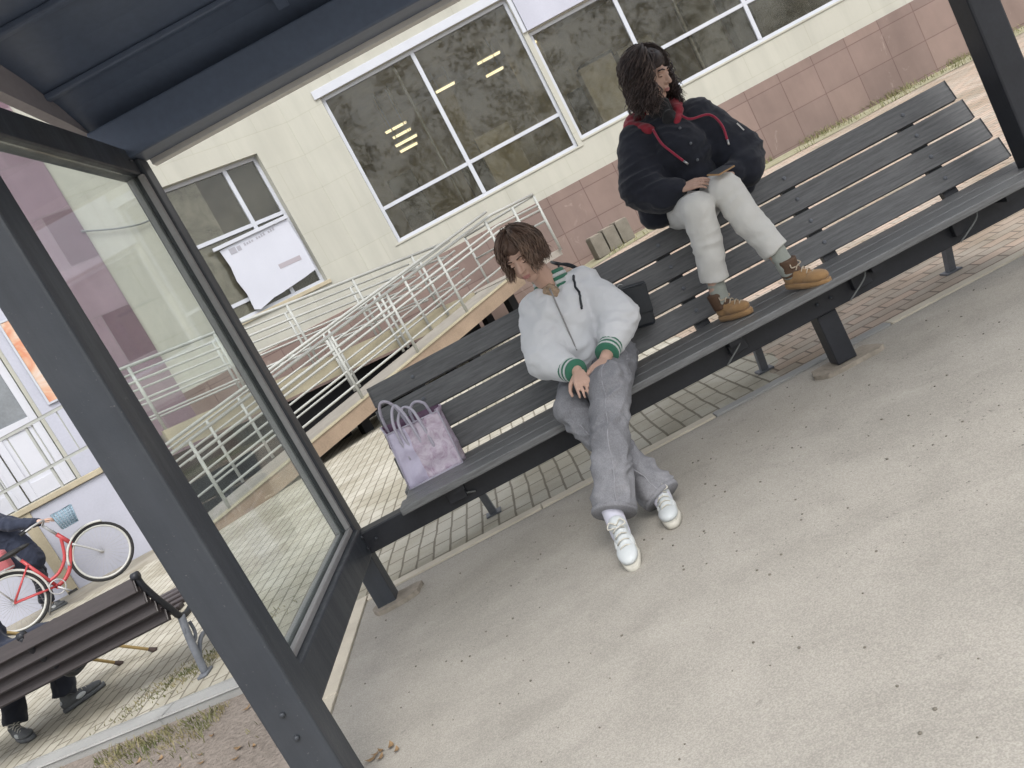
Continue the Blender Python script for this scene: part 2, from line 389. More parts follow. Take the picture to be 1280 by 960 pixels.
def spline(pts, n=8):
    pts = [V(p) for p in pts]; out = []
    for i in range(len(pts)-1):
        p0, p1, p2, p3 = pts[max(i-1, 0)], pts[i], pts[i+1], pts[min(i+2, len(pts)-1)]
        for k in range(n):
            t = k/n; out.append(.5*((2*p1)+(p2-p0)*t+(2*p0-5*p1+4*p2-p3)*t*t+(3*p1-p0-3*p2+p3)*t**3))
    out.append(pts[-1]); return out
def wall(bm, x0, x1, z0, z1, holes, th, y=0.0):
    xs = sorted({x0, x1, *[h[0] for h in holes], *[h[1] for h in holes]}); zs = sorted({z0, z1, *[h[2] for h in holes], *[h[3] for h in holes]})
    inh = lambda a, b: any(h[0] < a < h[1] and h[2] < b < h[3] for h in holes)
    for i in range(len(xs)-1):
        for j in range(len(zs)-1):
            if inh((xs[i]+xs[i+1])/2, (zs[j]+zs[j+1])/2): continue
            for yy in (y, y+th):
                bm.faces.new([bm.verts.new(V((a, yy, b))) for a, b in ((xs[i], zs[j]), (xs[i+1], zs[j]), (xs[i+1], zs[j+1]), (xs[i], zs[j+1]))])
    for (a, b, c_, d) in list(holes) + [(x0, x1, z0, z1)]:
        for (p, q) in (((a, c_), (b, c_)), ((b, c_), (b, d)), ((b, d), (a, d)), ((a, d), (a, c_))):
            bm.faces.new([bm.verts.new(V(t)) for t in ((p[0], y, p[1]), (q[0], y, q[1]), (q[0], y+th, q[1]), (p[0], y+th, p[1]))])
    bmesh.ops.remove_doubles(bm, verts=bm.verts[:], dist=1e-5)

# organic surfaces: union of round cones and ellipsoids, voxel remeshed to ONE skin
def cone_hull(bm, p, rp, q, rq, seg=22):
    """round cone: two spheres and their common tangent cone, as one closed lathe"""
    p, q = V(p), V(q); d = q-p; L = d.length
    if L <= abs(rp-rq)+1e-6:
        c_, r = (p, rp) if rp >= rq else (q, rq)
        bmesh.ops.create_icosphere(bm, subdivisions=3, radius=r, matrix=Matrix.Translation(c_)); return
    al = math.asin((rp-rq)/L); prof = []
    for i in range(1, 8): t = -math.pi/2 + (math.pi/2+al)*i/7; prof.append((rp*math.cos(t), rp*math.sin(t)))
    for i in range(0, 7): t = al + (math.pi/2-al)*i/7; prof.append((rq*math.cos(t), L + rq*math.sin(t)))
    mt = d.to_track_quat('Z', 'Y').to_matrix()
    P = lambda r, z, k: bm.verts.new(p + mt @ V((r*math.cos(k*2*math.pi/seg), r*math.sin(k*2*math.pi/seg), z)))
    rings = [[P(r, z, k) for k in range(seg)] for r, z in prof]
    s0, s1 = bm.verts.new(p + mt @ V((0, 0, -rp))), bm.verts.new(p + mt @ V((0, 0, L+rq)))
    for A, Bq in zip(rings, rings[1:]):
        for k in range(seg): bm.faces.new((A[k], A[(k+1) % seg], Bq[(k+1) % seg], Bq[k]))
    for k in range(seg): bm.faces.new((s0, rings[0][(k+1) % seg], rings[0][k])); bm.faces.new((s1, rings[-1][k], rings[-1][(k+1) % seg]))
def organic(name, prims, mat, parent, voxel=.006, smooth=4, fold=None, cut=None):
    me = bpy.data.meshes.new('tmp'); big = bm_()
    for pr in prims:
        b = bm_()
        if pr[0] == 'c': cone_hull(b, *pr[1:])
        elif pr[0] == 'e':
            _, c_, rad, rot = pr; mt = Matrix.Translation(V(c_)) @ rot.to_4x4() @ Matrix.Diagonal((*rad, 1))
            bmesh.ops.create_icosphere(b, subdivisions=3, radius=1, matrix=mt)
        elif pr[0] == 'f':                       # frustum with flat ends
            _, p, rp, q, rq = pr; p, q = V(p), V(q); d = q-p
            mt = Matrix.Translation((p+q)/2) @ d.to_track_quat('Z', 'Y').to_matrix().to_4x4()
            bmesh.ops.create_cone(b, cap_ends=True, segments=28, radius1=rp, radius2=rq, depth=d.length, matrix=mt)
        tmp = bpy.data.meshes.new('t'); b.to_mesh(tmp); b.free(); big.from_mesh(tmp); bpy.data.meshes.remove(tmp)
    bmesh.ops.recalc_face_normals(big, faces=big.faces[:])
    big.to_mesh(me); big.free()
    o = bpy.data.objects.new('tmp', me); C.objects.link(o)
    md = o.modifiers.new('r', 'REMESH'); md.mode = 'VOXEL'; md.voxel_size = voxel; md.use_smooth_shade = True
    if smooth:
        ms = o.modifiers.new('s', 'SMOOTH'); ms.factor = .5; ms.iterations = smooth
    dg = bpy.context.evaluated_depsgraph_get(); dg.update()
    new = bpy.data.meshes.new_from_object(o.evaluated_get(dg)); bpy.data.objects.remove(o); bpy.data.meshes.remove(me)
    new.name = name; new.materials.clear()
    for x in (mat if isinstance(mat, (list, tuple)) else [mat]): new.materials.append(x)
    if fold:
        new.update(); cos = [(v.co.copy(), v.normal.copy()) for v in new.vertices]
        for v, (c_, nn) in zip(new.vertices, cos): v.co = c_ + nn*fold(c_)
    for p in new.polygons: p.use_smooth = True
    r = bpy.data.objects.new(name, new); C.objects.link(r); r.parent = parent; return r
def folds(amp, sc=(9, 9, 22), seed=0, amp2=.3):
    def f(c):
        q = V((c.x*sc[0]+seed, c.y*sc[1]+seed*2, c.z*sc[2]+seed)); a = noise.noise(q + V((noise.noise(q*.4), 0, noise.noise(q*.5+V((5, 5, 5)))))*1.2)
        a = 1-2*abs(a); b = noise.noise(c*40)
        return amp*(a-.45) + amp*amp2*b
    return f

# ---------------------------------------------------------------- setting: ground
bm = bm_(); bx(bm, -250, 250, -250, 250, -.6, -.03); tag(obj('ground', bm, M['asphalt']), kind='structure')
def ss(a, b, x): t = min(max((x-a)/(b-a), 0), 1); return t*t*(3-2*t)
def gz(x, y): return .40*ss(6.0, 15.0, y)*ss(-1.5, 3.0, x)
bm = bm_(); nx, ny = 90, 60; X0, X1, Y0, Y1 = -26, 26, 3.0, 16.0
gv = [[bm.verts.new((X0+(X1-X0)*i/nx, Y0+(Y1-Y0)*j/ny, gz(X0+(X1-X0)*i/nx, Y0+(Y1-Y0)*j/ny))) for i in range(nx+1)] for j in range(ny+1)]
for j in range(ny):
    for i in range(nx): bm.faces.new((gv[j][i], gv[j][i+1], gv[j+1][i+1], gv[j+1][i]))
tag(obj('paving', bm, M['paving'], smooth=True), kind='structure')
bm = bm_(); bx(bm, -1.275, 8, -8, 4.06, -.029, .006)
tag(obj('asphalt_platform', bm, M['asphalt']), kind='structure')
bm = bm_()
x = -1.27
while x < 8:                                             # kerb stones set flush, one slightly greyer
    L = 1.0 if x > -1 else 1.02; bx(bm, x, x+L-.006, 4.062, 4.135, -.02, .016, .004, 1 if .6 < x+.5 < 1.7 else 0); x += L
y = 4.135
while y > -6: bx(bm, -1.385, -1.279, y-.994, y, -.02, .016, .004); y -= 1.0
tag(obj('kerb_strip', bm, [M['kerb'], M['kerbgrey']]), kind='structure')
bm = bm_()
kd = V((-1, .27, 0)).normalized(); k0 = V((-1.39, 3.62, 0))
for i in range(8): bar(bm, k0 + kd*(i*1.0) + V((0, 0, .012)), k0 + kd*(i*1.0+.992) + V((0, 0, .012)), .12, .07, bev=.008)
tag(obj('path_kerb', bm, M['kerbgrey']), kind='structure')
bm = bm_()
N = 30; rows = []
for i in range(N+1):
    px = -1.388 - 7.2*i/N; ye = 3.58 + (-1.39-px)*.27
    rows.append([bm.verts.new((px, ye - 6*(j/14)**1.4, .006 + (.012*noise.noise(V((px*2, j*.7, 0))) if 0 < j < 14 else 0))) for j in range(15)])
for i in range(N):
    for j in range(14): bm.faces.new((rows[i][j], rows[i+1][j], rows[i+1][j+1], rows[i][j+1]))
tag(obj('soil', bm, M['soil'], smooth=True), kind='structure')
bm = bm_(); n_ = 40; rr = [[], []]
for i in range(n_+1):
    px = -.2 + 20*i/n_; yy = 13.75 + .25*noise.noise(V((px*.6, 3, 0)))
    for k, q in enumerate((yy, 15.05)): rr[k].append(bm.verts.new((px, q, gz(px, q)+.008)))
for i in range(n_): bm.faces.new((rr[0][i], rr[0][i+1], rr[1][i+1], rr[1][i]))
tag(obj('verge', bm, M['verge'], smooth=True), kind='structure')
def blades(name, label, pts, h, wd):
    bm = bm_()
    for (x, y, z) in pts:
        a = random.uniform(0, 6.28); hh = h*random.uniform(.4, 1.2); lean = V((random.gauss(0, .5), random.gauss(0, .5), 0))*hh; s = V((math.cos(a), math.sin(a), 0))*wd
        b0 = V((x, y, z)); m1 = b0 + lean*.35 + V((0, 0, hh*.6)); t = b0 + lean + V((0, 0, hh))
        v = [bm.verts.new(q) for q in (b0-s, b0+s, m1+s*.7, m1-s*.7, t)]
        bm.faces.new(v[:4]); bm.faces.new((v[3], v[2], v[4]))
    o = obj(name, bm, M['blade']); return tag(o, label, 'grass', kind='stuff')
pts = []
for _ in range(5200):
    u = random.uniform(0, 4.5); d = abs(random.gauss(0, .16)); px = -1.42-u; py = 3.53 + u*.27 - .02 - d
    if noise.noise(V((px*3, py*3, 1))) > -.15: pts.append((px, py, .006))
blades('grass', 'thin yellowish grass growing along the path kerb left of the shelter', pts, .034, .0028)
pts = []
for _ in range(5000):
    px = random.uniform(.5, 16); py = random.choice((15.0 - abs(random.gauss(0, .22)), random.uniform(13.7, 15)))
    if noise.noise(V((px*1.2, py, 4))) > .02: pts.append((px, py, gz(px, py)+.006))
blades('grass', 'sparse grass growing at the foot of the brown tiled wall', pts, .12, .006)
pts = []
for _ in range(900):
    px = random.gauss(-2.45, .22); py = 4.5 + random.gauss(0, .1) + (px+2.45)*.35
    pts.append((px, py, .002))
blades('grass', 'short blades darkening the paving in place of the park bench shade', pts, .02, .003)  # blades put in for the bench's soft shadow on the paving

def treeline():
    rt = random.Random(12); bm = bm_()
    def branch(p, d, L, r, lev):
        q = p; pts = [p]; rs = [r]
        for i in range(3):
            d = (d + V((rt.gauss(0, .14), rt.gauss(0, .14), rt.gauss(.03, .08)))).normalized(); q = q + d*L/3; pts.append(q); rs.append(r*(1-.16*(i+1)))
        tube(bm, pts, rs, 5 if lev < 2 else 3, cap=False)
        if lev == 5: return
        for i in range(3 if lev else 4):
            k = rt.randint(1, 3); nd = (d + V((rt.gauss(0, .55), rt.gauss(0, .55), rt.gauss(.1, .35)))).normalized(); branch(pts[k], nd, L*rt.uniform(.62, .86), rs[k]*.66, lev+1)
    TR = ((-9, -24, 3.6), (-3.5, -21, 3.2), (1.5, -23, 3.9), (6, -20, 3.0), (10.5, -24, 3.8), (15, -21, 3.3), (20, -25, 3.9), (-15, -22, 3.4), (25, -22, 3.6), (30, -24, 3.7), (-20, -24, 3.6))
    for x, y, h in TR:
        branch(V((x, y, -.05)), V((0, 0, 1)), h*1.25, .30, 0)
    for x, y, h in TR:
        for _ in range(70):  # unseen twig clusters added so the crowns mottle the window reflections
            a_ = rt.uniform(0, 6.28); rr_ = 2.7*rt.random()**.6; zz_ = rt.uniform(3.0, 14.5); tp_ = .45 + .55*math.sin(math.pi*min(1, (zz_-2.2)/12.5)); c_ = V((x + rr_*tp_*math.cos(a_), y + rr_*tp_*math.sin(a_), zz_)); sp = rt.uniform(.25, .6)
            for _ in range(40):
                q = c_ + V((rt.gauss(0, sp), rt.gauss(0, sp), rt.gauss(0, sp*.8))); u = V((rt.gauss(0, 1), rt.gauss(0, 1), rt.gauss(0, 1))).normalized(); v_ = u.orthogonal().normalized(); s_ = rt.uniform(.05, .15)
                bm.faces.new([bm.verts.new(q+u*s_), bm.verts.new(q+v_*s_*.6), bm.verts.new(q-u*s_), bm.verts.new(q-v_*s_*.6)]).material_index = 1
    tag(obj('tree_line', bm, [M['bark'], M['twigs']]), 'row of trees across the road, crowns filled out to mottle the window reflections', 'trees', kind='stuff')
treeline()
# ---------------------------------------------------------------- building
B = thing('building', 'cream clad public building with brown tiled base and large windows', 'building', (0, 15, 0))
TH = R(35); CX = -1.63
W1h = (-.93, 2.71, 2.25, 5.05); W2h = (2.80, 14.6, 2.33, 4.36)
bm = bm_(); wall(bm, CX, 22, -.1, 8, [W1h, W2h], .35)
obj('wall', bm, M['wall'], B)
bm = bm_(); bx(bm, CX, 22, -.03, -.002, -.1, 1.72, .004); obj('base_cladding', bm, M['base'], B)
bm = bm_(); bx(bm, -1.02, 2.79, -.035, -.002, 5.052, 5.20, .004); bx(bm, 2.72, 2.79, -.03, -.002, 4.38, 5.05, .004); obj('window_head_trim', bm, M['whiteframe'], B)
bm = bm_(); bx(bm, 2.80, 22, -.05, -.002, 4.375, 6.2, .006); obj('sign_panel', bm, M['whitewall'], B)
bm = bm_(); bx(bm, -1.5, 22, -.02, 8.5, 8.002, 8.3); bx(bm, 21.6, 22, .352, 8.5, -.1, 8); bx(bm, -9.3, -9.0, -5.0, 8.5, -.1, 8); bx(bm, -9, 22, 8.2, 8.5, -.1, 8); obj('roof', bm, M['wall'], B)
def window(parent, h, mull, trans, fw=.06, name='window', y=.10, skip=()):
    bm = bm_(); a, b, c_, d = h
    bx(bm, a, b, y-.03, y+.05, c_, c_+fw, .004); bx(bm, a, b, y-.03, y+.05, d-fw, d, .004)
    bx(bm, a, a+fw, y-.028, y+.048, c_+fw, d-fw, .004); bx(bm, b-fw, b, y-.028, y+.048, c_+fw, d-fw, .004)
    for mx in mull: bx(bm, mx-.036, mx+.036, y-.035, y+.052, c_+fw, d-fw, .004)
    xs = [a+fw] + [q for mx in mull for q in (mx-.036, mx+.036)] + [b-fw]
    for tz in trans:
        for i in range(0, len(xs), 2):
            if i//2 in skip: continue
            bx(bm, xs[i]+.0005, xs[i+1]-.0005, y-.030, y+.046, tz-.032, tz+.032, .003)
    w_ = obj(name, bm, M['whiteframe'], parent)
    bm = bm_(); bx(bm, a+.01, b-.01, y+.005, y+.013, c_+.01, d-.01); obj('pane', bm, M['pane'], w_)
    return w_
wA = window(B, W1h, [.85], [2.9])
bm = bm_(); bx(bm, .44, .475, .16, .19, 2.26, 5.0, .003); obj('inner_strip', bm, M['eave'], wA)
wB = window(B, W2h, [4.42, 6.44, 8.46, 10.48, 12.5], [3.06], skip=(0,))
bm = bm_(); bx(bm, 5.35, 5.385, .16, .19, 2.36, 4.3, .003); obj('inner_strip', bm, M['eave'], wB)  # strip stands in for a thin vertical reflection in the glass
bm = bm_(); bx(bm, -1.0, 2.79, -.018, -.001, 2.215, 2.245, .004); bx(bm, 2.802, 14.7, -.018, -.001, 2.295, 2.325, .004); obj('window_sill', bm, M['wall'], B)
# the rooms behind the windows
bm = bm_()
bx(bm, -1.5, 21.5, 6.0, 6.1, .9, 5.6); bx(bm, -1.5, 21.5, .352, 5.998, .8, .898); bx(bm, -1.5, 21.5, .352, 5.998, 5.35, 5.45); bx(bm, -1.6, -1.502, .36, 5.9, .9, 5.34); bx(bm, 2.755, 2.785, .36, 3.2, .9, 5.34)
for (xa, xb, ya, za) in ((1.1, 1.5, 4.2, 5.3), (3.6, 4.0, 3.6, 5.3), (6.9, 7.3, 3.6, 5.3), (10, 10.4, 3.9, 5.3)): bx(bm, xa, xb, ya, ya+.4, .9, za)
obj('interior', bm, M['interior'], B)
for i in range(30):
    xa = random.uniform(-1.2, 13); wd = random.uniform(.4, 1.6); ya = random.uniform(1.2, 5.4); hh = random.uniform(1.2, 3.1)
    bm = bm_(); bx(bm, xa, xa+wd, ya, ya+.4, .9, .9+hh, .01); obj('shelf', bm, random.choice((M['shelf'], M['shelf'], M['coping'], M['deck'], M['interior'])), B)
# oblique wing
def wloc(lx, ly, z=0.0): return V((CX + lx*math.cos(TH) - ly*math.sin(TH), 15 + lx*math.sin(TH) + ly*math.cos(TH), z))
WL = dict(loc=(CX, 0, 0), rot=(0, 0, TH))
SW = (-2.62, -.80, 2.24, 4.64); DR = (-7.05, -5.75, 1.26, 3.75)
bm = bm_(); wall(bm, -10.5, -.002, -.1, 8, [SW, DR], .3); obj('wall', bm, M['wall'], B, **WL)
bm = bm_(); bx(bm, -3.9, -.03, -.03, -.002, -.1, 1.64, .004); obj('base_cladding', bm, M['base'], B, **WL)
bm = bm_(); bx(bm, -5.05, -3.9, -.04, -.002, -.1, 7.9, .004); obj('burgundy_cladding', bm, M['burgundy'], B, **WL)
bm = bm_(); bx(bm, -10.4, -7.1, -.03, -.002, 1.2, 7.9, .004); bx(bm, -5.7, -5.055, -.03, -.002, 1.2, 7.9, .004); bx(bm, -7.1, -5.7, -.031, -.002, 3.8, 7.9, .004); obj('porch_wall_panel', bm, M['whitewall'], B, **WL)
w_ = window(B, SW, [-1.42], [3.60, 2.52], y=.16)
w_.location = (CX, 0, 0); w_.rotation_euler = (0, 0, TH)
bm = bm_(); bx(bm, -2.54, -1.95, .178, .186, 2.3, 4.57); obj('reflection_film', bm, M['film'], w_)  # grey mottle of this film stands in for mirrored bare trees
bm = bm_(); bx(bm, -2.8, -.5, .9, .95, 1.5, 5.2); obj('blind', bm, M['shelf'], w_)
bm = bm_(); bx(bm, -2.66, -.76, -.03, .13, 2.17, 2.236, .005); obj('window_sill', bm, M['coping'], B, **WL)
bm = bm_()
for (a, b) in ((-7.04, -6.41), (-6.39, -5.76)):
    bx(bm, a, a+.1, .05, .11, 1.27, 3.74, .004); bx(bm, b-.1, b, .05, .11, 1.27, 3.74, .004)
    for (za, zb) in ((1.27, 1.5), (2.2, 2.34), (3.6, 3.74)): bx(bm, a+.1, b-.1, .052, .108, za, zb, .003)
    bx(bm, a+.1, b-.1, .07, .09, 1.5, 2.2)
d_ = obj('door', bm, M['doorwhite'], B, **WL)
bm = bm_(); bx(bm, -6.94, -6.51, .075, .085, 2.342, 3.598); bx(bm, -6.29, -5.86, .075, .085, 2.342, 3.598); obj('pane', bm, M['doorglass'], d_)
bm = bm_(); bar(bm, (-6.46, .0, 2.2), (-6.46, .0, 2.6), .03, .03); bar(bm, (-6.46, .05, 2.25), (-6.46, .0, 2.25), .02, .02); bar(bm, (-6.46, .05, 2.55), (-6.46, .0, 2.55), .02, .02); obj('handle', bm, M['iron'], d_)
# lit ceiling lamps seen through the windows
LAMPS = [(.0, 18.4, 4.62, .5), (.05, 18.1, 4.40, .42), (.06, 17.8, 4.18, .5), (.04, 17.9, 4.05, .4), (2.5, 18.8, 5.05, .55), (2.4, 18.2, 4.62, .4), (3.4, 18.9, 4.9, .7), (1.35, 18.6, 4.9, .45), (4.9, 18.5, 5.2, 1.1)]
for (x, y, z, L) in LAMPS:
    t = thing('ceiling_lamp', 'lit strip lamp glowing inside behind the large shop windows', 'lamp', (x, y, z), 0, 'strip lamps lit inside the building')
    bm = bm_(); bx(bm, -L/2, L/2, -.06, .06, 0, .035, .005); obj('tube_cover', bm, M['lamp'], t)
    bm = bm_(); bx(bm, -L/2-.02, L/2+.02, -.075, .075, .036, .06, .003); bar(bm, (-L/3, 0, .06), (-L/3, 0, 5.34-z), .012, .012); bar(bm, (L/3, 0, .06), (L/3, 0, 5.34-z), .012, .012); obj('housing', bm, M['whiteframe'], t)
# paper sign taped over the small window
t = thing('window_poster', 'large pale paper sign taped over the small window', 'poster', wloc(-1.5, .04, 2.3), TH)
bm = bm_()
out = [(-.70, .02), (-.60, -.02), (-.45, .02), (-.3, .06), (-.15, .07), (.05, .10), (.35, .14), (.62, .19), (.63, .7), (.60, 1.22), (.3, 1.17), (0, 1.14), (-.35, 1.13), (-.72, 1.10), (-.69, .8), (-.72, .55), (-.68, .3)]
prism(bm, out, 'y', 0, .012); obj('sheet', bm, M['poster'], t)
bm = bm_()
for i in range(13):
    if i in (4, 9): continue
    a = -.30+i*.048; bx(bm, a, a+.03, -.004, -.001, 1.02+.004*i, 1.02+.004*i+random.choice((.035, .05, .04)))
bx(bm, -.58, -.46, -.004, -.001, .97, 1.07); bx(bm, -.44, -.37, -.004, -.001, .98, 1.06)
obj('print', bm, M['print'], t)
bm = bm_(); bx(bm, .05, .48, -.004, -.001, .44, .52); obj('stamp', bm, M['printpink'], t)
bm = bm_(); bx(bm, -.78, .66, -.035, -.006, 1.14, 1.20, .004, 0, Matrix.Rotation(R(-2), 4, 'Y')); obj('top_batten', bm, M['whiteframe'], t)
t = thing('wall_poster', 'orange and red poster on the white porch wall', 'poster', wloc(-5.30, -.045, 2.38), TH)
bm = bm_(); bx(bm, -.24, .27, -.012, 0, 0, 1.25, .002); obj('sheet', bm, M['orange'], t)
bm = bm_(); bx(bm, -.27, -.242, -.02, 0, -.03, 1.28, .002); bx(bm, .272, .30, -.02, 0, -.03, 1.28, .002); bx(bm, -.242, .272, -.02, 0, -.03, -.002, .002); bx(bm, -.242, .272, -.02, 0, 1.252, 1.28, .002); obj('frame', bm, M['whiteframe'], t)
bm = bm_(); tube(bm, spline([wloc(-3.95, -.06, 4.42), wloc(-3.4, -.06, 4.26), wloc(-2.95, -.05, 4.24), wloc(-2.75, -.02, 4.55)], 8), .014, 6); tag(obj('cable', bm, M['cablem'], smooth=True), 'thin grey cable drooping across the cream wall beside the burgundy tiles', 'cable')

# ---------------------------------------------------------------- entrance porch
P_ = thing('entrance_porch', 'raised white porch with tan coping and metal railing at far left', 'porch', (-6.6, 10.5, 0))
def rel(p, q): return V(p)-V(q)
o0 = V((-6.6, 10.5, 0))
bm = bm_()
poly = [(-7.85, 10.6), (-5.25, 10.6), tuple(wloc(-4.95, -2.0)[:2]), tuple(wloc(-4.95, -.06)[:2]), tuple(wloc(-7.75, -.06)[:2])]
prism(bm, [(x+6.6, y-10.5) for x, y in poly], 'z', -.05, 1.25); obj('platform', bm, M['deck'], P_)
bm = bm_(); bx(bm, -1.6, 1.40, -.02, .098, -.05, 1.17, .01); obj('front_wall', bm, M['whitewall'], P_)
bm = bm_(); bx(bm, -1.62, 1.44, -.06, .12, 1.172, 1.25, .01); bx(bm, .0, .16, -.035, -.022, 0, 1.17, .004); obj('coping', bm, M['coping'], P_)
bm = bm_()
for x in (-1.5, -.75, .0, .68, 1.32): bar(bm, (x, .03, 1.25), (x, .03, 2.12), .03, .03)
for z in (2.14, 1.55): bar(bm, (-1.55, .03, z), (1.40, .03, z), .045, .04, bev=.006)
for i in range(8):
    x = -1.4+i*.36; bar(bm, (x, .03, 1.56), (x, .03, 2.12), .012, .012)
obj('railing', bm, M['rail'], P_)

# ---------------------------------------------------------------- wheelchair ramp (parallel to the wing)
RMP = thing('wheelchair_ramp', 'two flight wheelchair ramp with white tube railings in front of the building', 'ramp', (CX, 15, 0), TH)
zl = lambda x: .12 + .142*(x+5.0)            # lower flight
zu = lambda x: 1.25 - .075*(x+4.8)           # upper flight
def slab(bm, xa, xb, fa, y0, y1, th, mi=0):
    A = [bm.verts.new(q) for q in ((xa, y0, fa(xa)), (xb, y0, fa(xb)), (xb, y1, fa(xb)), (xa, y1, fa(xa)))]
    D = [bm.verts.new(v.co - V((0, 0, th))) for v in A]
    fs = [bm.faces.new(A), bm.faces.new(D[::-1])] + [bm.faces.new((A[i], A[(i+1) % 4], D[(i+1) % 4], D[i])) for i in range(4)]
    for f in fs: f.material_index = mi
bm = bm_(); slab(bm, -5.75, .3, lambda x: zl(x)-.02, -3.44, -2.25, .1); slab(bm, .302, 1.25, lambda x: .87, -3.44, -1.35, .1); slab(bm, -4.9, .30, lambda x: zu(x)-.02, -2.08, -.95, .1); obj('deck', bm, M['deck'], RMP)
bm = bm_(); slab(bm, -5.8, .25, lambda x: zl(x)+.01, -3.56, -3.442, .20); obj('front_fascia', bm, M['tan'], RMP)
bm = bm_(); slab(bm, -5.8, .25, lambda x: zl(x)+.03, -3.575, -3.43, .018); obj('fascia_cap', bm, M['cream'], RMP)
bm = bm_(); slab(bm, -4.9, .28, lambda x: zu(x)+.02, -2.20, -2.082, .30); obj('upper_fascia', bm, M['cream'], RMP)
bm = bm_(); slab(bm, -4.9, .28, lambda x: zu(x)-.32, -1.9, -1.84, .0+.95); obj('void_shade_sheet', bm, M['dark'], RMP)  # black sheet stands in for the shaded void below the upper flight
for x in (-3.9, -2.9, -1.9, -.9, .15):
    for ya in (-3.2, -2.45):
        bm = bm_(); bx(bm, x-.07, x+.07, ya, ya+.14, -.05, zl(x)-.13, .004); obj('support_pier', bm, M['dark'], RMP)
def rpost(x, y, z0, z1, r=.022):
    bm = bm_(); tube(bm, [(x, y, z0), (x, y, z1)], r, 8); obj('railing_post', bm, M['rail'], RMP, True)
def rrail(pts, r=.022):
    bm = bm_(); tube(bm, pts, r, 8); obj('rail', bm, M['rail'], RMP, True)
fy = -3.5
for x in (-5.0, -3.95, -2.9, -1.87, -.87, .15): rpost(x, fy, zl(x), zl(x)+.92)
for (h, r, e) in ((.92, .022, -5.35), (.74, .017, -5.1), (.66, .017, -5.0), (.42, .015, -5.0), (.22, .015, -5.0)):
    pts = [(e, fy, zl(e)+h), (.3, fy, zl(.3)+h)]
    if h == .92: pts = [(-5.62, fy+.02, .35)] + [(-5.62, fy+.02, zl(-5.35)+.72), (-5.57, fy, zl(-5.35)+.86), (-5.45, fy, zl(-5.35)+.91)] + pts
    if h > .5: pts += [(1.2, fy, .87+h)]
    rrail(pts, r)
rrail([(-5.5, fy-.07, zl(-5.5)+1.04), (.2, fy-.07, zl(.2)+1.0)], .02)
by = -2.28
for x in (-4.4, -3.9, -3.4, -2.4, -2.3, -1.4, -1.3, -.8, -.4): rpost(x, by, zl(x), zl(x)+.92, .022)
for h in (.92, .74, .66, .42, .22): rrail([(-5.0, by, zl(-5.0)+h), (.28, by, zl(.28)+h)], .015)
rpost(1.2, fy, .84, 1.76, .022); rpost(1.2, -1.4, .84, 1.76, .022); rpost(.72, fy, .84, 1.76, .022)
rrail([(1.2, fy, 1.77), (1.2, -1.4, 1.77)], .02); rrail([(1.2, fy, 1.35), (1.2, -1.4, 1.35)], .018)
uy = -2.14
for x in (-4.85, -3.7, -2.6, -1.5, -.4): rpost(x, uy, zu(x), zu(x)+.93, .022)
for (h, r) in ((.93, .023), (.72, .017), (.48, .014), (.24, .014)): rrail([(-5.0, uy, zu(-5.0)+h), (.28, uy, zu(.28)+h)], r)
wy = -.98
for x in (-4.6, -3.4, -2.2, -1.0): rpost(x, wy, zu(x), zu(x)+.93, .022)
for h in (.93, .7, .48, .24): rrail([(-4.9, wy, zu(-4.9)+h), (.2, wy, zu(.2)+h)], .015)

# loose concrete blocks at the wall
for i, (x, y, lab) in enumerate(((2.12, 14.35, 'left block of three grey concrete blocks beside the brown wall'), (2.37, 14.40, 'middle block of three grey concrete blocks beside the brown wall'), (2.62, 14.45, 'right block of three grey concrete blocks beside the brown wall'))):
    t = thing('concrete_block', lab, 'block', (x, y, gz(x, y)), R(4+i*2), 'concrete blocks by the wall')
    bm = bm_(); bx(bm, -.115, .115, -.2, .2, 0, .38, .012); obj('block_body', bm, M['block'], t)
    bm = bm_(); bx(bm, -.10, .10, -.19, .19, .381, .395, .004); obj('lighter_cap', bm, M['concrete'], t)

# ---------------------------------------------------------------- shelter
S = thing('bus_shelter', 'dark painted open bus shelter with glass side panel', 'bus shelter', (0, 3.85, 0))
Y_ = 3.85
def sob(name, f, mat, par=S, smooth=False, **k):
    b = bm_(); f(b); o = obj(name, b, mat, par, smooth, **k)
    if par is S:
        for v in o.data.vertices: v.co.y -= Y_
    return o
XL = -1.115
RF = lambda y: 2.52 + .30*(1-math.exp(-(3.95-y)/.42)) + .03*(3.95-y)
sob('post', lambda b: bx(b, XL-.05, XL+.05, 3.80, 3.91, .0, 2.36, .008), M['post'])
sob('post', lambda b: bx(b, -1.128, -.995, 2.2, 2.335, .0, 2.70, .01), M['post'])
sob('post', lambda b: bx(b, 2.51, 2.65, 3.76, 3.89, .0, 2.36, .01), M['beam'])
sob('post', lambda b: bx(b, 2.51, 2.65, 2.2, 2.335, .0, 2.70, .01), M['post'])
sob('support_post', lambda b: bx(b, 1.325, 1.425, 3.80, 3.90, .03, .285, .006), M['beam'])
sob('beam', lambda b: bx(b, XL+.052, 2.508, 3.765, 3.865, .292, .405, .006), M['beam'])
sob('side_rail', lambda b: bx(b, -1.155, -1.045, 2.337, 3.798, .285, .425, .01), M['post'])
sob('side_rail', lambda b: bx(b, -1.165, -1.085, 2.337, 3.798, 2.285, 2.405, .008), M['post'])
def bead(b):
    bx(b, -1.150, -1.125, 2.34, 3.79, .426, .45, .003); bx(b, -1.10, -1.075, 2.34, 3.79, .426, .45, .003)
    bx(b, -1.150, -1.125, 3.77, 3.798, .451, 2.284, .003); bx(b, -1.10, -1.075, 3.77, 3.798, .451, 2.284, .003)
sob('glazing_bead', bead, M['eave'])
g_ = sob('glass_panel', lambda b: bx(b, -1.117, -1.109, 2.345, 3.79, .43, 2.283), M['shelterglass'])
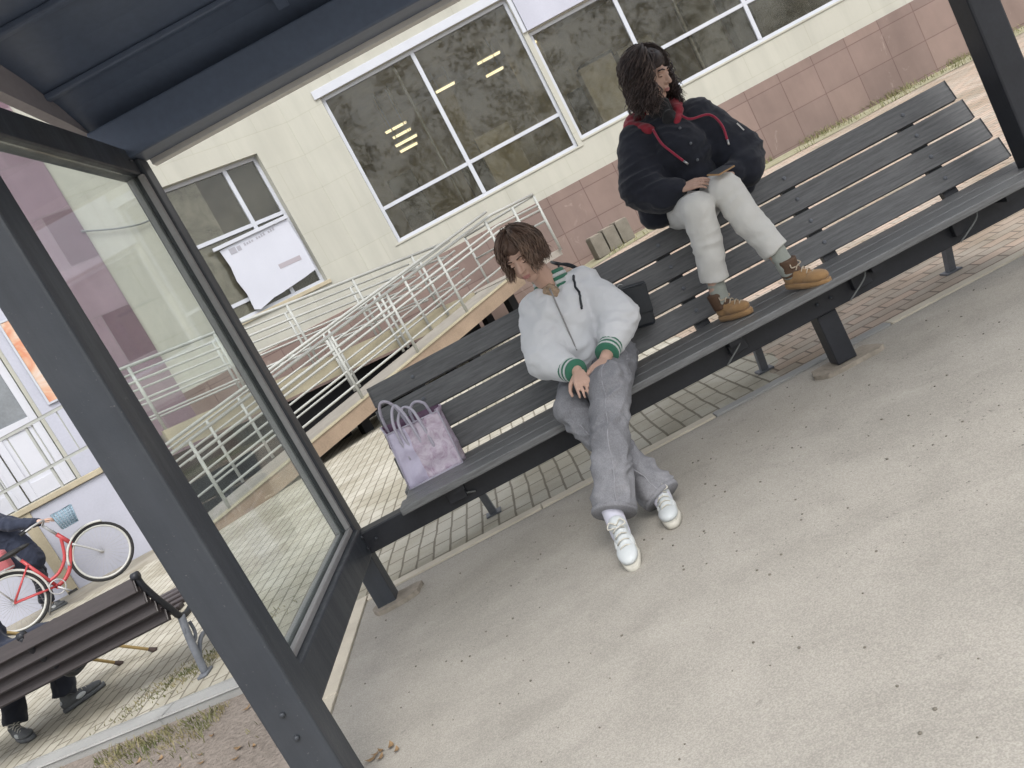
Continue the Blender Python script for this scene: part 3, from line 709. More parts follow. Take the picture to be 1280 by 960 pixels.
def roofp(b):
    ys = [4.02, 3.9, 3.75, 3.6, 3.45, 3.3, 3.1, 2.9, 2.6, 2.3, 2.0, 1.7, 1.4]
    for d in (0, .05):
        vs = [[b.verts.new((x, y, RF(y)+d)) for x in (-1.3, 3.0)] for y in ys]
        for i in range(len(ys)-1): b.faces.new((vs[i][0], vs[i][1], vs[i+1][1], vs[i+1][0]))
        if d == 0: lo = vs
    hi = vs
    for k in (0, 1):
        for i in range(len(ys)-1): b.faces.new((lo[i][k], lo[i+1][k], hi[i+1][k], hi[i][k]))
    for i in (0, -1): b.faces.new((lo[i][0], lo[i][1], hi[i][1], hi[i][0]))
rf = sob('roof', roofp, M['roof'])
for y in (3.62, 3.2, 2.75, 2.3, 1.85):
    sob('roof_rib', lambda b: bx(b, -1.22, 2.98, y-.02, y+.02, RF(y)-.03, RF(y)-.001, .008), M['roof'])
def raft(b):
    ys = [3.74, 3.5, 3.2, 2.8, 2.4, 2.0, 1.5]
    for i in range(len(ys)-1): bar(b, (-.18, ys[i], RF(ys[i])-.035), (-.18, ys[i+1], RF(ys[i+1])-.035), .05, .05)
sob('rafter', raft, M['roof'])
sob('rear_beam', lambda b: bx(b, -1.20, 2.9, 3.76, 3.93, 2.362, 2.535, .01), M['roof'])
sob('eave_trim', lambda b: bx(b, -1.06, 2.95, 3.935, 3.99, 2.34, 2.40, .004), M['eavelip'])
def vpl(b):
    ys = [3.9, 3.7, 3.5, 3.3, 3.0, 2.6, 2.2, 1.8, 1.42]
    zb = lambda y: min(2.565 + .085*(3.87-y), RF(y)-.004)
    for xx in (-1.26, -1.215): 
        for i in range(len(ys)-1): b.faces.new([b.verts.new((xx, y, z)) for y, z in ((ys[i], zb(ys[i])), (ys[i+1], zb(ys[i+1])), (ys[i+1], RF(ys[i+1])-.002), (ys[i], RF(ys[i])-.002))])
    for i in range(len(ys)-1): b.faces.new([b.verts.new(q) for q in ((-1.26, ys[i], zb(ys[i])), (-1.215, ys[i], zb(ys[i])), (-1.215, ys[i+1], zb(ys[i+1])), (-1.26, ys[i+1], zb(ys[i+1])))])
    bmesh.ops.remove_doubles(b, verts=b.verts[:], dist=1e-4)
sob('verge_board', vpl, M['plank_edge'])
def foot(cx, cy, sx, sy):
    def f(b):
        n = 14; vs = []
        for k in range(n):
            a = k*2*math.pi/n; rr = 1 + .25*noise.noise(V((cx*5+math.cos(a)*2, math.sin(a)*2, cy)))
            vs.append((cx+math.copysign(abs(math.cos(a))**.6, math.cos(a))*sx*rr, cy+math.copysign(abs(math.sin(a))**.6, math.sin(a))*sy*rr))
        prism(b, vs, 'z', -.02, .028)
    sob('concrete_footing', f, M['concrete'])
foot(1.375, 3.84, .17, .085); foot(XL+.05, 3.83, .13, .075)

for (x, y, z, d) in ((-1.044, 2.39, .33, (1, 0, 0)), (-1.044, 2.39, .39, (1, 0, 0)), (-1.044, 3.74, .33, (1, 0, 0)), (-1.044, 3.74, .39, (1, 0, 0)), (-1.084, 2.40, 2.345, (1, 0, 0)), (-1.084, 3.74, 2.345, (1, 0, 0)), (-.99, 3.764, .35, (0, -1, 0)), (1.34, 3.764, .35, (0, -1, 0)), (1.41, 3.764, .35, (0, -1, 0)), (-1.06, 2.199, .40, (0, -1, 0)), (-1.06, 2.199, .32, (0, -1, 0))):
    sob('bolt', lambda b: tube(b, [V((x, y, z)), V((x, y, z))+V(d)*.006, V((x, y, z))+V(d)*.009], [.008, .008, .004], 8), M['post'], smooth=True)
# ---------------------------------------------------------------- the long bench
BN = thing('slatted_bench', 'long charcoal slatted bench with backrest under the shelter', 'bench', (.9, 3.9, 0))
def bob(name, f, mat, par=BN, smooth=False, lab=None):
    b = bm_(); f(b); o = obj(name, b, mat, par, smooth)
    for v in o.data.vertices: v.co -= V((.9, 3.9, 0))
    if lab: o['label'] = lab
    return o
bx0, bx1 = -.80, 2.64
for i, (y0, y1) in enumerate(((3.635, 3.775), (3.783, 3.923), (3.931, 4.085))):
    bob('seat_plank', lambda b: bx(b, bx0+.02*(i % 2), bx1+.05, y0, y1, .412, .448, .005), M['seatslat'])
bt, tp = V((0, 4.112, .478)), V((0, 4.275, .945)); dv = (tp-bt); Lb = dv.length; dn = dv.normalized()
sh = (Lb - 3*.026)/4
for k in range(4):
    a = bt + dn*(k*(sh+.026)); e = a + dn*sh; c_ = (a+e)/2
    bob('back_slat', lambda b: bar(b, (bx0+.01*k, c_.y, c_.z), (bx1-.02*k, c_.y, c_.z), sh, .032, up=(0, -dn.z, dn.y), bev=.005), M['slat'])
SL = [o for o in BN.children if o.name.startswith('back_slat')]
for k in range(4):
    a = bt + dn*(k*(sh+.026) + sh*.5); nf = V((0, -dn.z, dn.y))
    for x in (-.53, .905, 1.63, 2.31):
        b = bm_(); q = V((x, a.y, a.z)) + nf*.0165 - V((.9, 3.9, 0)); tube(b, [q-nf*.001, q+nf*.003, q+nf*.0045], [.011, .010, .004], 10); obj('screw', b, M['iron'], SL[k], True)
for x in (-.53, .905, 1.63, 2.31):
    def fr(b):
        q0, q1 = bt - dn*.12 + V((x, .036, 0)), tp + V((x, .036, 0)) - dn*.02
        bar(b, q0, q1, .075, .035, up=(0, -dn.z, dn.y))
        bar(b, (x, 3.68, .395), (x, 4.11, .395), .06, .03)
    bob('support_frame', fr, M['beam'])
for x in (-.555, .92, 1.56, 2.08):
    bob('bracket', lambda b: (bx(b, x-.045, x+.045, 3.728, 3.764, .33, .409, .004)), M['beam'])
for x in (-.53, 1.16, 2.31):
    def lg(b):
        bar(b, (x, 4.28, .40), (x+.005, 4.43, .0), .04, .04, up=(1, 0, 0)); bx(b, x-.04, x+.05, 4.39, 4.47, .001, .01)
    bob('leg', lg, M['iron'])
def wires(b):
    tube(b, [(-.60, 3.755, .37), (-.47, 3.752, .33)], .005, 5)
bob('hanging_wire', wires, M['cablem'])
for x in (.93, 1.57, 2.14):
    bob('hanging_wire', lambda b: tube(b, spline([(x+.02, 3.726, .43), (x, 3.70, .38), (x-.06, 3.715, .33), (x-.09, 3.74, .30)], 4), .004, 5), M['cablem'])

# ---------------------------------------------------------------- second park bench, seen from behind
PB = thing('park_bench', 'brown slatted park bench with curved cast iron frame on the paving', 'park bench', (-2.9, 4.5, 0), R(-2))
def pob(name, f, mat, par=PB, smooth=False):
    b = bm_(); f(b); return obj(name, b, mat, par, smooth)
prof = spline([(.0, -.25, .655), (.0, -.245, .60), (.0, -.20, .50), (.0, -.14, .40), (.0, -.10, .335), (.0, -.02, .315), (.0, .15, .335), (.0, .34, .355), (.0, .40, .34)], 5)
for k, (y, z, ang) in enumerate(((-.258, .625, 68), (-.232, .545, 64), (-.196, .468, 62), (-.155, .393, 60))):
    n_ = V((0, math.cos(R(ang)), math.sin(R(ang))))
    pob('back_slat', lambda b: bar(b, (-1.25, y-.012, z), (.585, y-.012, z), .062, .028, up=(0, -n_.z, n_.y), bev=.008), M['brownslat'])
for k, (y, z) in enumerate(((.0, .345), (.085, .355), (.17, .365), (.255, .372), (.34, .372))):
    pob('seat_slat', lambda b: bx(b, -1.25, .585, y-.034, y+.034, z, z+.03, .008), M['brownslat'])
for x in (.60, -.10, -1.26):
    fr = pob('end_frame', lambda b: (tube(b, [p + V((x, -.012 if x == -.10 else 0, 0)) for p in prof], .019, 8), tube(b, [prof[0]+V((x-.018, -.005, .008)), prof[0]+V((x+.018, -.005, .008))], .024, 10)), M['beam'], smooth=True)
    if x == -.10: continue
    def leg(b):
        for sgn, yb, yt in ((-1, -.19, -.09), (1, .36, .25)):
            pts = spline([(x, yt, .33), (x, yt+.05*sgn, .2), (x, yb, .0)], 5); tube(b, pts, [.024]*len(pts), 6)
            bx(b, x-.03, x+.03, yb-.05, yb+.05, .0, .015, .004)
        tube(b, spline([(x, -.085, .31), (x, -.14, .26), (x, -.12, .18), (x, -.06, .20), (x, -.05, .27)], 6), .011, 6)
        tube(b, spline([(x, -.17, .07), (x, .0, .16), (x, .34, .07)], 6), .013, 6)
    pob('leg', leg, M['iron'], smooth=True)

# ---------------------------------------------------------------- bicycle
BK = thing('bicycle', 'red step through bicycle with pale fenders and blue front basket', 'bicycle', (-6.36, 9.18, 0), R(33))
def kob(name, f, mat, par=BK, smooth=True):
    b = bm_(); f(b); return obj(name, b, mat, par, smooth)
WB, WR = 1.02, .355
def ring(cx, cz, r, n=40, a0=0, a1=360, y=0): return [(cx+r*math.cos(R(a0+(a1-a0)*i/n)), y, cz+r*math.sin(R(a0+(a1-a0)*i/n))) for i in range(n + (0 if a1-a0 == 360 else 1))]
for cx in (0, WB):
    w0 = kob('wheel', lambda b: tube(b, [(cx, -.035, WR), (cx, .035, WR)], .022, 10), M['silver'])
    kob('tyre', lambda b: tube(b, ring(cx, WR, WR-.017), .018, 8, closed=True), M['tyre'], w0)
    kob('rim', lambda b: tube(b, ring(cx, WR, WR-.044), .013, 8, closed=True), M['fender'], w0)
    def spk(b):
        for k in range(28):
            a = k*2*math.pi/28; tube(b, [(cx+.02*math.cos(a+.6), .02*(-1)**k, WR+.02*math.sin(a+.6)), (cx+(WR-.05)*math.cos(a), 0, WR+(WR-.05)*math.sin(a))], .0014, 4)
    kob('spokes', spk, M['silver'], w0)
def fend(b, cx, a0, a1):
    for yy in (-.02, 0, .02): tube(b, ring(cx, WR, WR+.016-abs(yy)*.25, 24, a0, a1, yy), .012, 6)
kob('rear_fender', lambda b: fend(b, 0, -15, 160), M['fender']); kob('front_fender', lambda b: fend(b, WB, 62, 172), M['fender'])
hd0, hd1 = V((WB-.30, 0, .80)), V((WB-.22, 0, .62))
bb = V((.44, 0, .27))
def frame(b):
    tube(b, [hd0, hd1], .026, 10)
    tube(b, spline([hd1+V((-.01, 0, .02)), (.66, 0, .40), (.55, 0, .30), bb], 6), .024, 10)
    tube(b, spline([hd0+V((.02, 0, -.05)), (.66, 0, .52), (.53, 0, .40), (.40, 0, .37)], 6), .019, 10)
    tube(b, [bb, (.28, 0, .74)], .02, 10); tube(b, [bb, (.44, -.06, .27), (.44, .06, .27)], .026, 10)
    for s in (-1, 1): tube(b, [(.42, s*.03, .28), (.0, s*.055, WR)], .012, 8); tube(b, [(.31, s*.02, .66), (.0, s*.055, WR)], .011, 8)
kob('frame', frame, M['redframe'])
def fork(b):
    for s in (-1, 1): tube(b, spline([hd1+V((.01, s*.045, -.02)), (WB-.10, s*.05, .48), (WB, s*.05, WR)], 5), .013, 8)
    tube(b, [hd1+V((.01, -.05, -.02)), hd1+V((.01, .05, -.02))], .018, 8); tube(b, [hd0, hd0+V((-.075, 0, .17))], .017, 8)
kob('fork', fork, M['silver'])
hb = hd0+V((-.075, 0, .17))
hbo = kob('handlebar', lambda b: tube(b, spline([hb+V((-.22, -.28, .03)), hb+V((-.10, -.29, .05)), hb+V((.03, -.20, .05)), hb, hb+V((.03, .20, .05)), hb+V((-.10, .29, .05)), hb+V((-.22, .28, .03))], 6), .012, 8), M['silver'])
for s in (-1, 1): kob('grip', lambda b: tube(b, [hb+V((-.24, s*.279, .027)), hb+V((-.12, s*.288, .047))], .017, 8), M['saddle'], hbo)
def bask(b):
    c0, w2, d2, h2 = hd0+V((.17, 0, .02)), .15, .11, .20
    for zz in range(7):
        f = 1 - .22*(1-zz/6); z = c0.z + h2*zz/6
        P4 = [(c0.x-d2*f, -w2*f, z), (c0.x+d2*f, -w2*f, z), (c0.x+d2*f, w2*f, z), (c0.x-d2*f, w2*f, z)]
        tube(b, P4, .007 if zz < 6 else .012, 6, closed=True)
    for k in range(24):
        t = k/24*4; i = int(t); u = t-i; cs = [(-1, -1), (1, -1), (1, 1), (-1, 1)]
        a, e = cs[i], cs[(i+1) % 4]; px, py = a[0]+(e[0]-a[0])*u, a[1]+(e[1]-a[1])*u
        tube(b, [(c0.x+px*d2*.78, py*w2*.78, c0.z), (c0.x+px*d2, py*w2, c0.z+h2)], .007, 5)
    bx(b, c0.x-d2*.77, c0.x+d2*.77, -w2*.77, w2*.77, c0.z-.006, c0.z+.004)
kob('basket', bask, M['basket'])
kob('saddle_post', lambda b: tube(b, [(.28, 0, .72), (.25, 0, .83)], .014, 8), M['silver'])
def sad(b):
    bmesh.ops.create_uvsphere(b, u_segments=16, v_segments=10, radius=1, matrix=Matrix.Translation((.22, 0, .86)) @ Matrix.Diagonal((.14, .085, .035, 1)))
    bmesh.ops.create_uvsphere(b, u_segments=16, v_segments=10, radius=1, matrix=Matrix.Translation((.34, 0, .862)) @ Matrix.Diagonal((.10, .035, .026, 1)))
kob('saddle', sad, M['saddle'])
def rack(b):
    for s in (-1, 1): tube(b, [(.20, s*.05, .73), (-.25, s*.06, .75)], .008, 6); tube(b, [(-.12, s*.06, .745), (0, s*.06, WR+.02)], .007, 6)
    for xx in (.1, -.05, -.2): tube(b, [(xx, -.055, .742), (xx, .055, .742)], .006, 6)
kob('luggage_rack', rack, M['silver'])
ck = kob('crank', lambda b: (tube(b, ring(bb.x, bb.z, .085, 24, y=-.065), .008, 6, closed=True), tube(b, [bb+V((0, -.075, 0)), bb+V((.10, -.085, -.13))], .011, 8), tube(b, [bb+V((0, .075, 0)), bb+V((-.10, .085, .13))], .011, 8)), M['silver'])
for s, dx, dz in ((-1, .10, -.13), (1, -.10, .13)): kob('pedal', lambda b: bx(b, bb.x+dx-.05, bb.x+dx+.05, s*.09, s*.17, bb.z+dz-.012, bb.z+dz+.012, .004), M['saddle'], ck)
kob('kickstand', lambda b: tube(b, [bb+V((-.08, .06, -.02)), (.22, .20, .01)], .01, 6), M['silver'])

# ---------------------------------------------------------------- tote bag on the bench
TB = thing('tote_bag', 'pink and lilac patterned plastic shopping bag standing on the bench', 'bag', (-.62, 3.95, .449), R(-4))
def patch(b, rows, mi=0, nx=14, nz=14, amp=.006, seed=0, th=.004):
    """bilinear sheet between four corners (bl, br, tr, tl), crumpled, with real thickness"""
    bl, br, tr, tl = [V(q) for q in rows]; nn = (br-bl).cross(tl-bl).normalized(); g = []
    for j in range(nz+1):
        r_ = []
        for i in range(nx+1):
            u, v = i/nx, j/nz; p = (bl*(1-u)+br*u)*(1-v) + (tl*(1-u)+tr*u)*v
            e = min(u, 1-u)*4; e = min(e, 1)
            p = p + nn*(amp*e*(noise.noise(p*14+V((seed, 0, 0)))*1.6 + noise.noise(p*34)*.6 - .9*math.exp(-((u-.42)/.05)**2)*v))
            r_.append((b.verts.new(p), b.verts.new(p - nn*th)))
        g.append(r_)
    for j in range(nz):
        for i in range(nx):
            for k in (0, 1):
                f = b.faces.new((g[j][i][k], g[j][i+1][k], g[j+1][i+1][k], g[j+1][i][k])); f.material_index = mi; f.smooth = True
    ed = [(g[0][i], g[0][i+1]) for i in range(nx)] + [(g[nz][i], g[nz][i+1]) for i in range(nx)] + [(g[j][0], g[j+1][0]) for j in range(nz)] + [(g[j][nx], g[j+1][nx]) for j in range(nz)]
    for a, e in ed: b.faces.new((a[0], e[0], e[1], a[1])).material_index = mi
FB = [(-.145, -.045, .0), (.150, -.045, .0), (.155, -.005, .275), (-.125, -.005, .285)]
BBk = [(-.145, .105, .0), (.150, .105, .0), (.150, .135, .285), (-.165, .125, .315)]
b = bm_(); patch(b, FB, amp=.016); obj('front_panel', b, M['tote'], TB)
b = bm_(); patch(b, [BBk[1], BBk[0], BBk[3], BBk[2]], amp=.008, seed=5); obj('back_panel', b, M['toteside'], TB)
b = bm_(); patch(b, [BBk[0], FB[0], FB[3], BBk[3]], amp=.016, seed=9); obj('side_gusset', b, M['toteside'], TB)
b = bm_(); patch(b, [FB[1], BBk[1], BBk[2], FB[2]], amp=.016, seed=12); obj('side_gusset', b, M['tote'], TB)
b = bm_(); bx(b, -.14, .145, -.04, .10, .001, .006); obj('bottom', b, M['totestrap'], TB)
def strap(b, x0, x1, y0, h, lean, zt):
    pts = spline([(x0, y0-.006, zt-.16), (x0+.004, y0-.004, zt), (x0+.02, y0+lean*.5, zt+h*.7), ((x0+x1)/2, y0+lean, zt+h), (x1-.02, y0+lean*.5, zt+h*.7), (x1-.004, y0-.004, zt), (x1, y0-.006, zt-.16)], 6)
    for i in range(len(pts)-1): pass
    tube(b, pts, .0075, 6)
b = bm_(); strap(b, -.075, .015, -.012, .105, .05, .285); strap(b, -.05, .06, -.010, .075, .06, .285); obj('handle', b, M['totestrap'], TB, True)
b = bm_(); strap(b, -.14, -.03, .115, .12, -.03, .31); strap(b, .0, .10, .118, .05, .0, .30); obj('handle', b, M['totestrap'], TB, True)
b = bm_(); tube(b, [FB[0], FB[1]], .005, 6); tube(b, [FB[1], FB[2]], .004, 6); tube(b, [FB[0], FB[3]], .004, 6); tube(b, [FB[3], FB[2]], .004, 6); tube(b, [FB[3], BBk[3]], .005, 6); obj('piping', b, M['totestrap'], TB, True)

# ---------------------------------------------------------------- people
I3 = Matrix.Identity(3)
def basis(fwd, up=(0, 0, 1)):
    f = V(fwd).normalized(); r = f.cross(V(up)).normalized(); u = r.cross(f); return Matrix((r, f, u)).transposed()
def head_prims(c, Rm, k=1.0):
    T = lambda p: V(c) + Rm @ (V(p)*k)
    E_ = lambda p, r: ('e', T(p), V(r)*k, Rm)
    return [E_((0, -.018, .035), (.073, .092, .082)), E_((0, .030, -.020), (.058, .062, .085)), E_((0, .052, -.088), (.033, .030, .024)),
            E_((.035, .045, -.045), (.027, .035, .036)), E_((-.035, .045, -.045), (.027, .035, .036)),
            ('c', T((0, .086, .018)), .0085*k, T((0, .108, -.022)), .0125*k), ('c', T((-.012, .094, -.026)), .008*k, T((.012, .094, -.026)), .008*k),
            ('c', T((-.034, .078, .032)), .011*k, T((.034, .078, .032)), .011*k), ('c', T((-.016, .088, -.052)), .0075*k, T((.016, .088, -.052)), .0075*k),
            ('c', T((-.013, .086, -.064)), .0075*k, T((.013, .086, -.064)), .0075*k),
            E_((.074, -.008, -.004), (.011, .023, .033)), E_((-.074, -.008, -.004), (.011, .023, .033))]
def face_parts(person, c, Rm, k=1.0, brow='hairdark'):
    T = lambda p: V(c) + Rm @ (V(p)*k) - person.location
    for s in (-1, 1):
        b = bm_(); bmesh.ops.create_uvsphere(b, u_segments=18, v_segments=14, radius=.0122*k, matrix=Matrix.Translation(T((s*.031, .0755, .010))) @ Rm.to_4x4())
        for f in b.faces:                                   # lowered lids: skin above, a thin dark line of lashes and iris below
            f.smooth = True
            dl = (Rm.transposed() @ (f.calc_center_median()-T((s*.031, .0755, .010)))).normalized()
            f.material_index = 1 if -.55 < dl.z < -.18 and dl.y > .35 else 0
        obj('eye', b, [M['skin'], M['iris']], person)
        b = bm_(); tube(b, [T((s*.014, .0925, .034)), T((s*.032, .092, .040)), T((s*.05, .078, .034))], .0035*k, 6); obj('eyebrow', b, M[brow], person, True)
    b = bm_(); tube(b, [T((-.021, .0895, -.058)), T((-.008, .0965, -.055)), T((.008, .0965, -.055)), T((.021, .0895, -.058))], .0045*k, 6); tube(b, [T((-.017, .091, -.063)), T((0, .0965, -.0655)), T((.017, .091, -.063))], .0055*k, 6); obj('lips', b, M['lips'], person, True)
def hand_prims(wr, d, up, side, curl=.5, k=1.0):
    """wr wrist, d pointing direction, up back-of-hand normal, side +1 thumb on the local right"""
    Rm = basis(d, up); T = lambda p: V(wr) + Rm @ (V(p)*k); pr = []
    for x in (-.03, -.01, .01, .03): pr.append(('c', T((x*.55, .012, 0)), .013*k, T((x, .082, .004)), .0115*k))
    for i, (x, L) in enumerate(((-.033, .058), (-.011, .074), (.011, .078), (.033, .070))):
        if side < 0: x = -x
        p = V((x, .084, .004)); a = -.25*curl; segs = (.45, .32, .23); rad = .0086
        for j, s_ in enumerate(segs):
            q = p + V((x*.06, math.cos(a), math.sin(a)))*L*s_; pr.append(('c', T(p), rad*k, T(q), (rad-.0009)*k)); p = q; rad -= .0009; a -= curl*.75
    t0 = V((side*.026, .028, -.004)); t1 = t0 + V((side*.028, .026, -.012)); t2 = t1 + V((side*.012, .030, -.010)); t3 = t2 + V((side*-.002, .024, -.008))
    pr += [('c', T(t0), .014*k, T(t1), .0115*k), ('c', T(t1), .011*k, T(t2), .0095*k), ('c', T(t2), .0095*k, T(t3), .0078*k)]
    return pr
def person_root(label, base, group=None): return thing('person', label, 'person', base)
def shift(prims, o):
    o = V(o); out = []
    for p in prims:
        if p[0] == 'e': out.append(('e', V(p[1])-o, p[2], p[3]))
        else: out.append((p[0], V(p[1])-o, p[2], V(p[3])-o, p[4]))
    return out
def hair(person, name, c, Rm, mat, n, length, curl, az0, k=1.0, grow=.016, wr=.0035, seed=1, vary=.3, spread=1.0, top=(0, -.02, .035), cap=.006):
    rnd = random.Random(seed); b = bm_(); T = lambda p: V(c) + Rm @ (V(p)*k) - person.location
    dn_l = Rm.transposed() @ V((0, 0, -1))
    rx, ry, rz = .073+cap, .092+cap, .082+cap
    # curls: clumps of strands that follow one guide
    mats = mat if isinstance(mat, list) else [mat]
    per = 9; guides = max(1, n//per)
    for gi in range(guides):
        az = rnd.uniform(az0, 360-az0); gl = grow*rnd.uniform(.1, 1.0)**.7; L = length*rnd.uniform(1-vary, 1.0)
        ph = rnd.uniform(0, 6.28); cr_ = curl*rnd.uniform(.5, 1.3); fq = rnd.uniform(24, 52); st0 = rnd.uniform(2, 62); flick = rnd.uniform(-.1, .5); mi = rnd.choice([0, 0, 1, 1, 2]) % len(mats)
        for s0 in range(per):
            a = R(az + rnd.gauss(0, 5.5)); h = V((math.sin(a), math.cos(a), 0)); st = R(max(1, st0 + rnd.gauss(0, 4))); th1 = R(rnd.uniform(86, 100)); g2 = max(0, gl + rnd.gauss(0, .007)); LL = L*rnd.uniform(.82, 1.08); p2_ = ph + rnd.gauss(0, .8)
            pts = []
            for i in range(8):
                t_ = st + (th1-st)*i/7; pts.append(V((h.x*math.sin(t_)*(rx+g2), h.y*math.sin(t_)*(ry+g2), math.cos(t_)*(rz+g2))) + V(top))
            p = pts[-1]; steps = max(3, int(LL/.010)); dirn = (pts[-1]-pts[-2]).normalized()
            for i in range(steps):
                dirn = (dirn*.6 + (dn_l + h*(.10*spread + (flick if i > steps*.6 else 0)))*.4).normalized(); p = p + dirn*(LL/steps); pts.append(p)
            out = []; tg = V((h.y, -h.x, 0))
            for i, q in enumerate(pts):
                s_ = i*.012; am = cr_*min(1, i/4); out.append(T(q + h*(am*math.cos(p2_+s_*fq*2)) + tg*(am*math.sin(p2_+s_*fq*2))))
            m_ = len(out); rs = [wr*k*(1 if i < m_-3 else .35 + .2*(m_-1-i)) for i in range(m_)]
            tube(b, out, rs, 4, mi)
    for gi in range(guides//5):                             # fringe swept to both sides of a parting
        az = rnd.uniform(-az0-4, az0+4); a0 = R(az); sg = 1 if az > -6 else -1; mi = rnd.choice([0, 0, 1, 1, 2]) % len(mats); ph = rnd.uniform(0, 6.28)
        for s0 in range(per):
            a = a0 + rnd.gauss(0, .06); th1 = R(rnd.uniform(50, 70)); st = R(rnd.uniform(2, 20)); pts = []; g2 = abs(rnd.gauss(.006, .004)); sw = rnd.uniform(.3, .8)
            for i in range(11):
                u = i/10; t_ = st + (th1-st)*u; aa = a + sg*sw*u*u
                q = V((math.sin(aa)*math.sin(t_)*(rx+g2), math.cos(aa)*math.sin(t_)*(ry+g2), math.cos(t_)*(rz+g2))) + V(top)
                pts.append(T(q + V((curl*.35*math.sin(ph+u*7), 0, 0))))
            tube(b, pts, [wr*k]*9 + [wr*k*.7, wr*k*.3], 4, mi)
    return obj(name, b, [M[x] for x in mats], person, True)
def cuff(person, name, p, d, r0, ln, mats, seq, par=None):
    """knitted band: stacked rings of different yarn along d"""
    b = bm_(); p, d = V(p)-person.location, V(d).normalized(); k = len(seq)
    for i, mi in enumerate(seq):
        a = p + d*(ln*i/k); e = p + d*(ln*(i+1)/k)
        tube(b, [a, a+(e-a)*.15, a+(e-a)*.5, a+(e-a)*.85, e], [r0*.985, r0*1.01, r0*1.02, r0*1.01, r0*.985], 22, mi)
    return obj(name, b, [M[x] for x in mats], person, True)
def shoe(person, heel, fwd, up, L, upper, sole, kind):
    Rm = basis(fwd, up); o = V(heel)-person.location; T = lambda p: o + Rm @ V(p)
    E_ = lambda p, r: ('e', T(p), V(r), Rm)
    W = .041
    pr = [E_((0, .045, .048), (.034, .045, .038)), E_((0, .10, .048), (.035, .07, .036)), E_((.002, L-.075, .040), (W, .066, .026)), ('c', T((0, .05, .055)), .034, T((0, .052, .088)), .036), ('c', T((0, .07, .070)), .030, T((0, L-.10, .046)), .026)]
    s_ = organic('shoe', pr, M[upper], person, .005, 5)
    b = bm_(); pts = []
    for i in range(28):
        a = i*2*math.pi/28; y = L/2 + (L/2+.002)*math.cos(a); wd = .040*(1.0 if math.cos(a) > 0 else .86); pts.append((wd*math.copysign(abs(math.sin(a))**.75, math.sin(a)), y))
    lo = [b.verts.new(T((x, y, .0))) for x, y in pts]; mi_ = [b.verts.new(T((x*1.06, (y-L/2)*1.015+L/2, .012))) for x, y in pts]; hi = [b.verts.new(T((x*1.02, (y-L/2)*1.0+L/2, .027))) for x, y in pts]
    b.faces.new(lo); b.faces.new(hi[::-1])
    for A, Bq in ((lo, mi_), (mi_, hi)):
        for i in range(28): b.faces.new((A[i], A[(i+1) % 28], Bq[(i+1) % 28], Bq[i])).smooth = True
    obj('sole', b, M[sole], s_)
    b = bm_()
    for i in range(4):
        y = .085+.024*i; z = .107-.011*i - (.004 if kind == 'boot' else .006)
        tube(b, [T((-.024, y, z-.012)), T((-.008, y+.006, z+.002)), T((.010, y+.012, z+.002)), T((.024, y+.012, z-.012))], .003, 5)
    for s in (-1, 1): tube(b, spline([T((0, .082, .108)), T((s*.022, .075, .124)), T((s*.036, .088, .108)), T((s*.010, .09, .104))], 4), .003, 5)
    obj('laces', b, M['lace' if kind == 'boot' else 'sneakersole'], s_, True)
    if kind == 'boot':
        c_ = organic('ankle_collar', [('f', T((0, .045, .06)), .043, T((0, .043, .145)), .047), ('c', T((0, .075, .08)), .024, T((0, .09, .076)), .022)], M['brownleather'], s_, .006, 3)
        organic('toe_cap', [E_((.002, L-.060, .043), (.043, .060, .030))], M[upper], s_, .006, 3)
    else:
        organic('side_patch', [E_((.030, .12, .045), (.010, .035, .018)), E_((-.030, .12, .045), (.010, .035, .018)), E_((0, .015, .06), (.02, .012, .022))], M['whiterib'], s_, .005, 3)
    return s_

# --- woman in the white jacket
o1 = V((.33, 3.97, 0))
W1 = person_root('person in white bomber jacket and grey jeans sitting cross legged on the bench', o1)
S1 = lambda pr: shift(pr, o1)
hc, hR = V((.238, 3.80, 1.185)), basis((-.50, -.80, -.34), (-.10, -.15, 1))
hk = .98
body = head_prims(hc, hR, hk) + [('c', (.30, 3.885, .99), .055, (.255, 3.825, 1.12), .050), ('c', (.33, 3.98, .56), .11, (.30, 3.92, .88), .12), ('c', (.18, 3.90, .93), .05, (.44, 3.93, .93), .05),
    ('c', (.18, 3.90, .93), .045, (.115, 3.72, .73), .038), ('c', (.115, 3.72, .73), .038, (.195, 3.53, .645), .027), ('c', (.44, 3.93, .93), .045, (.50, 3.76, .71), .038), ('c', (.50, 3.76, .71), .038, (.335, 3.555, .632), .027),
    ('c', (.40, 3.97, .54), .075, (.28, 3.44, .535), .055), ('c', (.28, 3.44, .535), .05, (.035, 3.07, .17), .034), ('c', (.25, 3.97, .53), .075, (.11, 3.55, .49), .055), ('c', (.11, 3.55, .49), .05, (.25, 3.22, .10), .034),
    ('c', (.035, 3.07, .17), .032, (.033, 3.055, .13), .028), ('c', (.25, 3.22, .10), .032, (.25, 3.215, .075), .028)]
body += hand_prims((.200, 3.515, .645), (-.10, -.62, -.42), (.1, -.35, .9), 1, .55, .92)
body += hand_prims((.332, 3.550, .631), (-.70, -.58, -.18), (-.1, -.45, .9), 1, .75, .92)
organic('body', S1(body), M['skin'], W1, .0045, 3)
face_parts(W1, hc, hR, hk, 'hairbrown')
organic('blouse', S1([('c', (.295, 3.885, .985), .066, (.287, 3.872, 1.025), .056), ('c', (.275, 3.82, .96), .045, (.270, 3.815, .985), .032)]), M['blouse'], W1, .006, 2, folds(.004, (30, 30, 30)))
